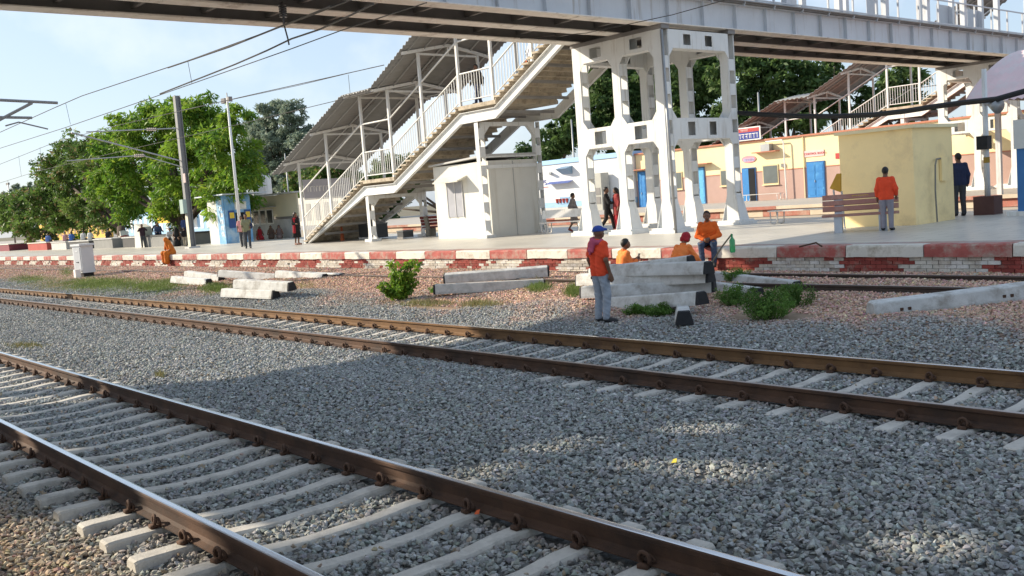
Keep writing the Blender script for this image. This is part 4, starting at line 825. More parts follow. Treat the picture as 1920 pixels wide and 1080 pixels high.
def tree(label, base, blobs, kind, density=1.0, ls=.17, lw=.38, name='leafy_tree', cat='tree', paint=False, group=None, trunk_r=.28, droop=.35, clump=(.5, .95), per=75):
    """blobs: (x, y, z, r) world"""
    t = thing(name, label, cat, base, 0, group); O = np.array(base); C = []
    for bx, by, bz, br in blobs:
        n = max(6, int(density*6.0*br**2.1)); u = rng.normal(size=(n, 3)); u /= np.linalg.norm(u, axis=1)[:, None]; u *= (rng.uniform(.35, 1.0, n)**.6)[:, None]*br*rng.uniform(.8, 1.12, (n, 1)); u[:, 2] *= .85
        C.append(np.concatenate([np.array([bx, by, bz])+u, rng.uniform(*clump, (n, 1))*(.6+.25*min(br, 2.2))], 1))
    C = np.concatenate(C); V, F, mi = leaves(C, per, ls, lw, droop); link('crown', npmesh('crown', V-O, F, LM[kind], False, mi), t)
    mb = MB(tuple(base)); b = Vector(base); cz = sum(q[2] for q in blobs)/len(blobs); cx = sum(q[0] for q in blobs)/len(blobs); cy = sum(q[1] for q in blobs)/len(blobs)
    low = min(q[2]-q[3] for q in blobs); fork = Vector((b.x*.93+cx*.07, b.y*.93+cy*.07, max(b.z+.8, min(low+.6, b.z+.45*(cz-b.z)+.3))))
    mb.tube([b-Vector((0, 0, .2)), b+(fork-b)*.5+Vector((random.uniform(-.1, .1), random.uniform(-.1, .1), 0)), fork], [trunk_r*1.25, trunk_r*.95, trunk_r*.8], 9)
    for q in blobs:
        e = Vector(q[:3]); m_ = fork+(e-fork)*.5+Vector((random.uniform(-.4, .4), random.uniform(-.4, .4), random.uniform(.1, .5))); mb.tube([fork-Vector((0, 0, .1)), m_, e+Vector((0, 0, q[3]*.3))], [trunk_r*.55, trunk_r*.34, .04], 6)
    tr = mb.build('trunk', bark, t, True)
    if paint:
        MB(tuple(base)).tube([b+Vector((0, 0, .0)), b+(fork-b)*.30], [trunk_r*1.28, trunk_r*1.16], 10).build('red_paint', M('trunk_red', (.28, .05, .04), .9), tr); MB(tuple(base)).tube([b+(fork-b)*.30, b+(fork-b)*.62], [trunk_r*1.17, trunk_r*1.03], 10).build('white_paint', M('trunk_white', (.6, .58, .52), .9), tr)
    return t
def pb(Y, *L):
    r = []
    for x, y, rad in L: p = at(x, y, Y=Y); dep = float((p-CP) @ _a); r.append((float(p[0]), float(p[1])+random.uniform(-.4, .4)*rad*dep/FPX, float(p[2]), 1.12*rad*dep/FPX))
    return r
tree('big bright green tree with feathery leaves behind the overhead-line mast', (-69, 28, .9), pb(28, (290, 245, 58), (370, 240, 60), (428, 275, 50), (262, 325, 58), (350, 330, 70), (420, 345, 55), (228, 275, 40), (245, 375, 42), (330, 385, 46), (405, 385, 45), (445, 225, 30), (300, 212, 34), (385, 208, 32), (455, 320, 32), (220, 340, 36)), 'bright', 1.25, .20, .30, paint=True, trunk_r=.42, droop=.55, per=85)
tree('dull olive tree with brownish leaves and a red and white painted trunk', (-81.3, 28, .9), pb(29.5, (160, 295, 50), (112, 295, 36), (200, 345, 52), (140, 350, 48), (215, 395, 40), (170, 390, 40), (200, 290, 42), (105, 320, 30), (120, 385, 26)), 'mid', 1.1, .19, .42, paint=True, trunk_r=.4, per=70)
tree('low round tree at the far end of the platform', (-113, 29, .7), pb(29, (50, 390, 40), (100, 385, 42), (20, 420, 28), (75, 422, 36), (128, 415, 34), (15, 390, 24)), 'mid', 1.0, .22, .42, trunk_r=.35, per=60)
for (x, y, r, lab) in ((150, 420, 26, 'thin sapling in a caged planter on the platform'),):
    p = at(x, 462, Z=PZ); tree(lab, (float(p[0]), float(p[1]), PZ), pb(float(p[1]), (150, 415, 16), (148, 440, 13), (140, 402, 9)), 'bright', 1.6, .16, .5, 'sapling', trunk_r=.06, per=40)
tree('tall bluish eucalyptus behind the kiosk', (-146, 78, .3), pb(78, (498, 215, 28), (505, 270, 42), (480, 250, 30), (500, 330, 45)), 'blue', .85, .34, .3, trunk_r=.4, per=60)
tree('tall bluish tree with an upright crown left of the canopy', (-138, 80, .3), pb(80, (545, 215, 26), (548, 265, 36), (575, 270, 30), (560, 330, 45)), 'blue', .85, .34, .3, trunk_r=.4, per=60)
tree('rounded green tree behind the foot of the stairs', (-110, 70, .3), pb(70, (600, 330, 40), (560, 345, 30), (640, 330, 42), (600, 380, 40)), 'mid', .9, .3, .4, trunk_r=.35, per=60)
tree('dark tree seen through the staircase railing', (-92, 70, .3), pb(70, (700, 350, 50), (760, 330, 45), (720, 400, 45)), 'dark', .9, .3, .4, trunk_r=.35, per=60)
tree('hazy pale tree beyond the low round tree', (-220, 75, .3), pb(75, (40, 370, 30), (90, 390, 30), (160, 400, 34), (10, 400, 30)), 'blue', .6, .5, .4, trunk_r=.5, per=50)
tree('dark tree beyond the orange-yellow wall', (-190, 70, .3), pb(70, (180, 400, 34), (235, 405, 34), (290, 400, 36), (330, 405, 30)), 'dark', .6, .45, .4, trunk_r=.5, per=50)
RT = [('low dark tree right of the white hut', 76, [(1050, 262, 36), (1090, 235, 42), (1030, 285, 28), (985, 300, 30)]), ('tall dark tree behind the outer tower legs', 78, [(1140, 190, 55), (1175, 250, 50), (1125, 140, 38), (1130, 250, 45)]),
      ('broad dark tree filling the middle of the tower', 82, [(1212, 140, 62), (1235, 215, 56), (1215, 265, 45)]), ('dense dark tree behind the shaded tower side', 78, [(1300, 150, 66), (1292, 230, 56), (1330, 250, 40)]),
      ('dark green tree above the roof name board', 76, [(1398, 140, 52), (1420, 205, 56), (1380, 230, 40)]), ('large green tree above the yellow parapet', 78, [(1480, 150, 58), (1500, 210, 46), (1450, 220, 40)]),
      ('loose tree with sky showing through, under the bridge girders', 82, [(1560, 135, 34), (1590, 170, 34), (1545, 190, 36), (1585, 215, 24)]), ('dark tree right of the distant staircase roof', 84, [(1690, 165, 48), (1640, 190, 36), (1720, 200, 34)]),
      ('small tree behind the horn speaker pole', 74, [(1805, 245, 24), (1760, 250, 26)])]
for lab, Y, bl_ in RT:
    bb = pb(Y, *bl_); tree(lab, (bb[0][0], bb[0][1], .3), bb, 'dark', .95 if 'loose' not in lab else .55, .27, .42, trunk_r=.4, per=72)
# shrub on the ballast
sp = at(748, 562, Z=-.08); sx, sy = float(sp[0]), float(sp[1]); gz0 = g1(sx, sy)
sh_ = thing('shrub', 'glossy broad-leaved shrub growing beside the two stacked sleepers', 'shrub', (sx, sy, gz0)); mb = MB(); C = []
for i in range(40):
    a = random.uniform(0, 6.28); l = random.uniform(.35, 1.0); e = Vector((math.cos(a)*.38*l+.24*l*.65, math.sin(a)*.38*l+.24*l*.76, l*.95)) if i % 3 else Vector((math.cos(a)*.5*l, math.sin(a)*.5*l, l*.45)); mb.tube([(0, 0, 0), tuple(e*.5+Vector((0, 0, .06))), tuple(e)], [.012, .008, .004], 5)
    for q in (.45, .7, 1.0): C.append((*(e*q), .13))
mb.build('stem', bark, sh_); V, F, mi = leaves(np.array(C), 18, .052, .5, .1); link('foliage', npmesh('foliage', V, F, LM['bright'], False, mi), sh_)
def weed(label, x, y, w, h, n, group=None, ls=.022):
    z = g1(x, y); t = thing('weed', label, 'weed', (x, y, z), 0, group); mb = MB(); C = []
    for i in range(n):
        a = random.uniform(0, 6.28); r = random.uniform(0, w); b = (r*.55*math.cos(a), r*.55*math.sin(a), 0); e = (r*math.cos(a)+random.uniform(-.08, .08), r*math.sin(a)+random.uniform(-.08, .08), h*random.uniform(.45, 1)*(1-.35*(r/w)**2)); mb.tube([b, e], [.005, .002], 4)
        for q in (.35, .6, .85, 1): C.append(tuple(b[j]+(e[j]-b[j])*q for j in range(3))+(.075,))
    mb.build('stems', LM['weed'][2], t); V, F, mi = leaves(np.array(C), 13, ls, .36, .0); link('foliage', npmesh('foliage', V, F, LM['weed'], False, mi), t)
for (px, py, w, h, n, lab) in ((1440, 600, .50, .52, 85, 'large feathery green weed clump in front of the fallen sleepers'), (1385, 575, .42, .40, 60, 'feathery weed clump against the black sleeper ends'), (1490, 578, .40, .42, 60, 'feathery weed clump at the edge of the bare earth'), (1240, 592, .30, .22, 40, 'low weeds under the front sleeper of the stack'), (1200, 590, .26, .2, 34, 'low weeds behind the legs of the man in the red shirt'), (815, 553, .14, .2, 14, 'tiny weed at the corner of the long grey sleeper'), (1380, 540, .3, .3, 34, 'weeds growing between the fallen sleepers and the old rail')):
    p = at(px, py, Z=-.1); weed(lab, float(p[0]), float(p[1]), w, h, n)
# grass
def grass(label, spots, hgt, mats):
    V = []; 
    for px, py, rx, ry, n in spots:
        c = at(px, py, Z=-.1); ex = np.linalg.norm(at(px+rx, py, Z=-.1)-c); d = (at(px+rx, py, Z=-.1)-c)[:2]; d /= np.linalg.norm(d); e2 = (at(px, py+ry, Z=-.1)-c)[:2]
        u = rng.normal(0, .5, (n, 2)); P = c[:2]+u[:, :1]*d*ex+u[:, 1:]*e2; z = gz(P[:, 0], P[:, 1]); h = hgt*np.exp(rng.normal(0, .35, n)); a = rng.uniform(0, 6.28, n); w = .006+.004*rng.random(n)
        b0 = np.stack([P[:, 0]-w*np.cos(a), P[:, 1]-w*np.sin(a), z], -1); b1 = np.stack([P[:, 0]+w*np.cos(a), P[:, 1]+w*np.sin(a), z], -1); tp = np.stack([P[:, 0]+rng.normal(0, .4, n)*h, P[:, 1]+rng.normal(0, .4, n)*h, z+h], -1); V.append(np.stack([b0, b1, tp], 1))
    V = np.concatenate(V).reshape(-1, 3); F = np.arange(len(V)).reshape(-1, 3); return tag(link('grass', npmesh('grass', V, F, mats, False, rng.integers(0, len(mats), len(F)))), label, 'grass', kind='stuff')
gm = [leaf_mat('grass_%d' % i, c, .3) for i, c in enumerate([(.13, .19, .045), (.17, .21, .06), (.10, .16, .035)])]; dm = [leaf_mat('dry_grass_%d' % i, c, .2) for i, c in enumerate([(.30, .25, .11), (.2, .21, .08)])]
grass('short green grass on the ballast beside the signal cabinet and stacks', [(190, 533, 90, 11, 14000), (290, 540, 50, 8, 5000), (405, 543, 30, 7, 3500), (1010, 546, 20, 6, 1800), (1076, 553, 14, 8, 1800), (60, 525, 50, 8, 3000), (125, 515, 14, 6, 800), (320, 532, 40, 5, 2500)], .09, gm)
grass('dry yellow grass tufts among the stones', [(800, 570, 50, 4, 1600), (900, 572, 40, 5, 1600), (300, 698, 7, 3, 260), (50, 642, 40, 4, 500), (560, 540, 40, 8, 900), (100, 535, 70, 8, 2500), (1200, 560, 30, 8, 500)], .07, dm)
# ================================================================== furniture on the far platform
def planter(label, x0, x1, y0, y1, h, m, top):
    t = thing('planter', label, 'planter', ((x0+x1)/2, y0, PZ)); O = ((x0+x1)/2, y0, PZ)
    MB(O).box(x0, x1, y0, y1, PZ, PZ+h-.08).build('wall', m, t); MB(O).box(x0-.06, x1+.06, y0-.06, y1+.06, PZ+h-.08, PZ+h).build('rim', top, t)
gp = M('planter_grey', (.22, .22, .21), .8, 0, .15, 1); bp2 = M('planter_black', (.05, .05, .052), .6); rp = M('planter_red', (.36, .07, .055), .8, 0, .15, 1)
planter('grey granite planter bench round the painted olive tree trunk', -83.5, -79, 26.2, 30.2, .8, gp, concl); planter('dark planter bench between the two big trees', -77.8, -73, 26.6, 30, .8, bp2, concl); planter('grey planter bench under the bright green tree', -71.6, -66.2, 26.2, 30, .85, gp, bp2)
planter('dark seat block where people sit in a row', -91.5, -86.0, 26.6, 29.5, .72, bp2, concl); planter('pale grey seat block with people on it', -97, -92.5, 26.6, 29.5, .72, concl, concl); planter('red fronted seat block beside the pale one', -105, -98.5, 26.6, 29.5, .75, rp, cwht); planter('small dark red planter at the far end', -121, -114, 27, 30, .75, M('planter_maroon', (.2, .045, .06), .8), cwht)
cw = thing('concrete_wedge', 'cream sloping concrete block between two standing people', 'block', (-72.6, 26.0, PZ)); MB().prism([(-.9, 0, 0), (1.0, 0, 0), (.6, 0, 1.5), (-.6, 0, 1.75)], (0, .8, 0)).build('block', cream, cw)
def slat_bench(label, loc, rz, slats, legm, n_back=3):
    t = thing('slatted_bench', label, 'bench', loc, rz)
    for x in (-.55, .55): 
        l = MB().prism([(x-.1, -.28, 0), (x-.1, .36, 0), (x-.1, .30, .42), (x-.1, .42, .95), (x-.1, .30, .95), (x-.1, .18, .42), (x-.1, -.3, .42)], (.2, 0, 0)).build('leg', legm, t)
    for y in (-.26, -.08, .10): MB().box(-.95, .95, y-.075, y+.075, .42, .475).build('seat_slat', slats, t)
    for i in range(n_back): MB().prism([(-.95, .16+i*.045, .56+i*.155), (-.95, .20+i*.045, .545+i*.155), (-.95, .235+i*.045, .665+i*.155), (-.95, .195+i*.045, .68+i*.155)], (1.9, 0, 0)).build('back_slat', slats, t)
    return t
wr = M('slat_red_brown', (.36, .17, .13), .7, 0, .18, 3, c2=(.45, .28, .22), c2scale=2)
sbn = slat_bench('pinkish red slatted bench with concrete legs in front of the yellow booth', (-13.35, 23.6, PZ), math.radians(28), wr, M('bench_concrete', (.5, .52, .55), .8)); 
mb = MB(); devanagari(mb, -.2, .2, .28, .885, .07); o = mb.build('lettering', M('letter_yellow', (.7, .5, .04), .6), sbn); o.location = (0, -.01, -.01)
slat_bench('dark red slatted bench in the shade under the stairs', (-38.2, 28.3, PZ), math.radians(200), M('slat_dark_red', (.16, .03, .03), .7), M('bench_dark', (.22, .21, .18), .8))
def loop_bench(label, loc, L_, rz=0, back=False):
    t = thing('steel_bench', label, 'bench', loc, rz); st = M('bench_steel', (.60, .58, .55), .35, .4)
    MB().box(-L_/2, L_/2, -.2, .2, .43, .47).build('seat', st, t)
    for x in (-L_/2+.15, L_/2-.15):
        MB().tube([(x-.05, -.19, .42), (x-.02, -.2, .04), (x+.12, -.2, .02), (x+.22, -.2, .05), (x+.25, -.19, .42)], .022, 6).build('leg', st, t, True); MB().tube([(x-.05, .19, .42), (x-.02, .2, .04), (x+.12, .2, .02), (x+.22, .2, .05), (x+.25, .19, .42)], .022, 6).build('leg', st, t, True)
    if back: MB().prism([(-L_/2, .2, .62), (-L_/2, .24, .62), (-L_/2, .34, .95), (-L_/2, .30, .95)], (L_, 0, 0)).build('backrest', white, t)
    return t
loop_bench('backless steel bench with looped legs left of the slatted bench', (-17.8, 28.3, PZ), 3.0); loop_bench('white steel bench with sheet backrest between the hut and the tower', at2(1056, 437), 1.9, math.radians(25), True); 
loop_bench('pale bench against the wall by the open blue door', (-38.6, YF-1.0, P1), 3.0)
yb = thing('yellow_board', 'mustard board leaning behind the slatted bench', 'board', at2(1566, 429)); MB().prism([(-.12, 0, 1.15), (.22, 0, 1.02), (.24, 0, 1.55), (.12, 0, 1.55)], (0, .05, 0)).build('panel', M('mustard', (.42, .24, .02), .6), yb); MB().tube([(.0, 0, 1.1), (.1, 0, 0)], .03, 6).build('leg', galv, yb); MB().tube([(.25, 0, 1.05), (.3, 0, 0)], .03, 6).build('leg', galv, yb)
# red stand with fire buckets under a blue tarpaulin
fs = thing('bucket_stand', 'red fire bucket stand under a slanted blue tarpaulin roof', 'stand', at2(1057, 397, P1)); rs = M('stand_red', (.42, .07, .05), .6)
for x in (-.9, .9): MB().box(x-.05, x+.05, -.05, .05, 0, 1.35).build('post', rs, fs); MB().box(x-.03, x+.03, .4, .46, 0, 2.75).build('canopy_post', galv, fs)
for z in (.45, 1.25): MB().box(-.9, .9, -.04, .04, z-.04, z+.04).build('rail', rs, fs)
for x in (-.6, -.2, .2, .6): 
    mb = MB(); mb.tube([(x, -.1, .75), (x, -.1, 1.1)], [.09, .15], 9); mb.build('bucket', rs, fs)
MB().prism([(-1.4, -.6, 2.35), (-1.4, .9, 2.85), (-1.4, .9, 2.88), (-1.4, -.6, 2.38)], (2.8, 0, 0)).build('tarpaulin', M('tarp_blue', (.07, .11, .33), .6), fs)
# things stored in the shade under the lowest flight
for i, (x, y, w, hh, lab) in enumerate(((-43.6, 27.6, .9, .8, 'dark cooler box stored under the lowest stair flight'), (-42.3, 27.4, .8, .75, 'dark trunk stored under the stairs beside the cooler box'), (-38.9, 26.7, .5, .35, 'small dark sack lying under the first landing'))):
    t = thing('stored_box', lab, 'box', (x, y, PZ)); MB().box(-w/2, w/2, -.3, .3, .06, hh).build('body', M('box_dark', (.05, .055, .06), .6), t); MB().box(-w/2-.02, w/2+.02, -.32, .32, hh, hh+.06).build('lid', M('box_lid', (.12, .13, .14), .6), t); MB().box(-w/2, w/2, -.33, -.3, .0, .1).build('skirt', white if i < 2 else dkst, t)
tb = thing('orange_barrier', 'small orange post under the foot of the stairs', 'post', (-44.6, 26.6, PZ)); MB().tube([(0, 0, 0), (0, 0, .75)], [.12, .05], 8).build('post', M('cone_orange', (.5, .12, .04), .6), tb)
# platform-end signal cabinet on the ballast
cb_ = at(150, 521, Z=-.07); cx, cy = float(cb_[0]), float(cb_[1]); gzc = g1(cx, cy)
sc = thing('signal_cabinet', 'tall light grey trackside cabinet on a black base beside the grass', 'cabinet', (cx, cy, gzc), math.radians(4)); cg = M('cabinet_light', (.58, .60, .62), .5, 0, .05, 1); cg2 = M('cabinet_door', (.42, .44, .47), .5, 0, .05, 1)
MB().box(-.55, .45, 0, .6, .22, 1.52).build('body', cg, sc); MB().box(-.62, .52, -.06, .66, 1.52, 1.62).build('roof', cg, sc); d = MB().box(-.38, .38, -.025, -.004, .3, 1.45).build('door', cg2, sc); MB().box(.05, .13, -.05, -.026, .72, .77).build('handle', black, d); MB().box(-.1, -.07, -.05, -.026, .72, .76).build('lock', black, d); MB().box(-.15, .15, -.035, -.026, 1.25, 1.3).build('label_plate', cg, d)
MB().box(-.45, .35, .06, .55, -.1, .22).build('base', black, sc); MB().box(.20, .44, -.35, -.10, -.1, .42).build('post', white, sc)

bb_ = at(1909, 404, Z=PZ); zt_ = float(at(1909, 279, Y=float(bb_[1]))[2]); O = tuple(map(float, bb_)); bk = thing('blue_cubicle', 'bright blue painted cubicle with a white foot, right of the brown footing', 'booth', O)
MB(O).box(O[0], O[0]+1.2, O[1], O[1]+.9, PZ+.12, zt_).build('wall', M('cubicle_blue', (.05, .18, .42), .6, 0, .1, 1), bk); MB(O).box(O[0]-.25, O[0]+1.3, O[1]-.15, O[1]+1, PZ, PZ+.12).build('foot', white, bk); MB(O).box(O[0]-.05, O[0]+1.25, O[1]-.05, O[1]+.95, zt_, zt_+.8).build('upper_panel', kw, bk)
# ================================================================== people: smooth bodies from blended limbs
def snet(f, lo, hi, h):
    ax = [np.arange(lo[i], hi[i]+h, h, dtype=np.float32) for i in range(3)]; X, Y, Z = np.meshgrid(*ax, indexing='ij'); Fv = f(np.stack([X, Y, Z], -1)); nx, ny, nz_ = Fv.shape
    cs = [(i, j, k) for i in (0, 1) for j in (0, 1) for k in (0, 1)]; sub = lambda c: Fv[c[0]:nx-1+c[0], c[1]:ny-1+c[1], c[2]:nz_-1+c[2]]
    cnt = sum((sub(c) < 0).astype(np.int8) for c in cs); mask = (cnt > 0) & (cnt < 8); I = np.argwhere(mask); idx = np.full(mask.shape, -1, np.int32); idx[mask] = np.arange(len(I))
    pos = np.zeros((len(I), 3)); num = np.zeros(len(I)); val = {c: sub(c)[mask] for c in cs}
    for a in cs:
        for d in range(3):
            if a[d]: continue
            b = list(a); b[d] = 1; b = tuple(b); fa, fb_ = val[a], val[b]; cr = (fa < 0) != (fb_ < 0); t = np.where(cr, fa/np.where(cr, fa-fb_, 1), 0); p = np.array(a, float)[None]+t[:, None]*(np.array(b)-np.array(a))[None]; pos += p*cr[:, None]; num += cr
    V = np.array(lo)+(I+pos/num[:, None])*h; Q = []
    for d in range(3):
        s0 = [slice(None)]*3; s1 = [slice(None)]*3; s0[d] = slice(0, -1); s1[d] = slice(1, None); A = Fv[tuple(s0)] < 0; B = Fv[tuple(s1)] < 0; e = [(d+1) % 3, (d+2) % 3]; E = np.argwhere(A != B)
        ok = np.ones(len(E), bool)
        for q in e: ok &= (E[:, q] > 0) & (E[:, q] < Fv.shape[q]-1)
        E = E[ok]; sg = A[tuple(E.T)]; c = []
        for (u, v) in ((1, 1), (0, 1), (0, 0), (1, 0)):
            G = E.copy(); G[:, e[0]] -= u; G[:, e[1]] -= v; c.append(idx[tuple(G.T)])
        q = np.stack(c, -1); q[~sg] = q[~sg][:, ::-1]; Q.append(q)
    return V, np.concatenate(Q)
def sd_caps(P, a, b, ra, rb):
    a = np.asarray(a, np.float32); b = np.asarray(b, np.float32); ba = b-a; pa = P-a; h = np.clip((pa @ ba)/max(float(ba @ ba), 1e-9), 0, 1); return np.linalg.norm(pa-h[..., None]*ba, axis=-1)-(ra+(rb-ra)*h)
def sd_ell(P, c, r): q = (P-np.asarray(c, np.float32))/np.asarray(r, np.float32); return (np.linalg.norm(q, axis=-1)-1)*min(r)
def smin(a, b, k): h = np.clip(.5+.5*(b-a)/k, 0, 1); return b+(a-b)*h-k*h*(1-h)
def field(prims, infl=0, k=.03, cuts=(), wr=0):
    def f(P):
        d = None
        for p in prims:
            e = sd_caps(P, *p[1:]) if p[0] == 'c' else sd_ell(P, *p[1:]); d = e if d is None else smin(d, e, k)
        d = d-infl
        if wr: d = d+wr*(np.sin(P[..., 2]*41+P[..., 0]*23)*np.sin(P[..., 1]*31+P[..., 2]*17)+.6*np.sin(P[..., 2]*83+P[..., 1]*47+P[..., 0]*29))
        for (q, n) in cuts: d = np.maximum(d, -((P-np.asarray(q, np.float32)) @ np.asarray(n, np.float32)))
        return d
    return f
def bounds(prims, m):
    L = []
    for p in prims:
        if p[0] == 'c': L += [np.array(p[1])-max(p[3:]), np.array(p[1])+max(p[3:]), np.array(p[2])-max(p[3:]), np.array(p[2])+max(p[3:])]
        else: L += [np.array(p[1])-np.array(p[2]), np.array(p[1])+np.array(p[2])]
    L = np.array(L); return L.min(0)-m, L.max(0)+m
def blob(name, mat, prims, parent, h, infl=0, k=.03, cuts=(), wr=0):
    lo, hi = bounds(prims, infl+k+2*h); V, Q = snet(field(prims, infl, k, cuts, wr), lo, hi, h)
    if len(Q) == 0: return None
    return link(name, npmesh(name, V, Q, mat, True), parent)
skin = M('skin_brown', (.17, .085, .05), .55, 0, .08, 12); skin2 = M('skin_tan', (.24, .13, .08), .55, 0, .08, 12); hairm = M('hair_black', (.012, .010, .009), .5, 0, .2, 40)
def cloth(n, c, v=.12): return M('cloth_'+n, c, .9, 0, v, 9, .25, 120)
STAND = dict(pel=(0, 0, .93), che=(0, .0, 1.27), nec=(0, -.015, 1.45), hea=(0, .015, 1.585), sL=(-.168, -.01, 1.385), sR=(.168, -.01, 1.385), eL=(-.235, -.04, 1.12), eR=(.235, -.04, 1.12), wL=(-.235, .03, .87), wR=(.235, .03, .87), hL=(-.09, 0, .90), hR=(.09, 0, .90), kL=(-.10, .03, .49), kR=(.10, .03, .49), aL=(-.105, -.02, .08), aR=(.105, -.02, .08), tL=(-.13, .15, .03), tR=(.13, .15, .03))
def pose(base=None, **k): d = dict(base or STAND); d.update(k); return d
WALK = pose(kL=(-.09, .16, .52), aL=(-.09, .22, .10), tL=(-.10, .40, .06), kR=(.09, -.05, .48), aR=(.09, -.28, .14), tR=(.10, -.15, .04), eL=(-.23, -.12, 1.13), wL=(-.22, -.12, .88), eR=(.23, .04, 1.12), wR=(.22, .18, .90))
def SIT(hs, lean=.05, foot=None):
    f = foot if foot is not None else hs-.42
    return dict(pel=(0, 0, hs+.11), che=(0, lean, hs+.44), nec=(0, lean*1.5, hs+.62), hea=(0, lean*1.9+.03, hs+.755), sL=(-.165, lean*1.4, hs+.555), sR=(.165, lean*1.4, hs+.555), eL=(-.25, lean+.08, hs+.30), eR=(.25, lean+.08, hs+.30), wL=(-.12, .30, hs+.20), wR=(.12, .30, hs+.20), hL=(-.10, .02, hs+.09), hR=(.10, .02, hs+.09), kL=(-.15, .42, hs+.10), kR=(.15, .42, hs+.10), aL=(-.14, .40, f+.08), aR=(.14, .40, f+.08), tL=(-.16, .57, f+.03), tR=(.16, .57, f+.03))
V3 = lambda p: np.array(p, float)
def body_prims(J, fine):
    P = []; a = P.append; ax = V3(J['che'])-V3(J['pel']); ax /= np.linalg.norm(ax); rt = V3(J['sR'])-V3(J['sL']); rt /= np.linalg.norm(rt)
    pel, che, nec, hea = V3(J['pel']), V3(J['che']), V3(J['nec']), V3(J['hea'])
    for s in (-1, 1): a(('c', pel+rt*s*.065, che+rt*s*.085, .098, .105))
    a(('c', che, nec, .10, .06)); a(('c', J['sL'], J['sR'], .058, .058)); a(('c', nec, hea, .052, .05)); a(('e', hea+np.array([0, -.005, .02]), (.076, .095, .105))); a(('e', hea+np.array([0, .03, -.05]), (.055, .062, .055)))
    for q in 'LR':
        a(('c', J['s'+q], J['e'+q], .050, .040)); a(('c', J['e'+q], J['w'+q], .039, .027)); a(('c', J['h'+q], J['k'+q], .088, .058)); a(('c', J['k'+q], J['a'+q], .055, .038)); a(('c', J['a'+q], J['t'+q], .042, .030))
        w = V3(J['w'+q]); d = w-V3(J['e'+q]); d /= np.linalg.norm(d); hd = J.get('hd'+q); d = V3(hd)/np.linalg.norm(hd) if hd is not None else d; s = np.cross(d, (1, 0, 0)) if abs(d[0]) < .8 else np.cross(d, (0, 0, 1)); s /= np.linalg.norm(s); nn = np.cross(d, s)
        a(('c', w, w+d*.055, .026, .026)); a(('c', w+d*.03+s*.018, w+d*.075+s*.022, .02, .018)); a(('c', w+d*.03-s*.018, w+d*.075-s*.022, .02, .018))
        if fine:
            for i, (o_, l) in enumerate(((-.033, .062), (-.011, .075), (.011, .07), (.033, .055))):
                b = w+d*.085+s*o_; m_ = b+d*l*.55+nn*.006; a(('c', b, m_, .0095, .009)); a(('c', m_, m_+d*l*.4+nn*.022, .009, .0075))
            b = w+d*.03+s*.035; a(('c', b, b+d*.035+s*.022+nn*.012, .012, .010)); a(('c', b+d*.035+s*.022+nn*.012, b+d*.065+s*.02+nn*.022, .010, .008))
    if fine:
        a(('c', hea+np.array([0, .098, .01]), hea+np.array([0, .112, -.028]), .011, .016)); a(('c', hea+np.array([-.03, .085, .03]), hea+np.array([.03, .085, .03]), .014, .014)); a(('c', hea+np.array([-.02, .09, -.058]), hea+np.array([.02, .09, -.058]), .011, .011))
        for s in (-1, 1): a(('e', hea+np.array([s*.08, -.005, 0]), (.014, .024, .034)))
    return P
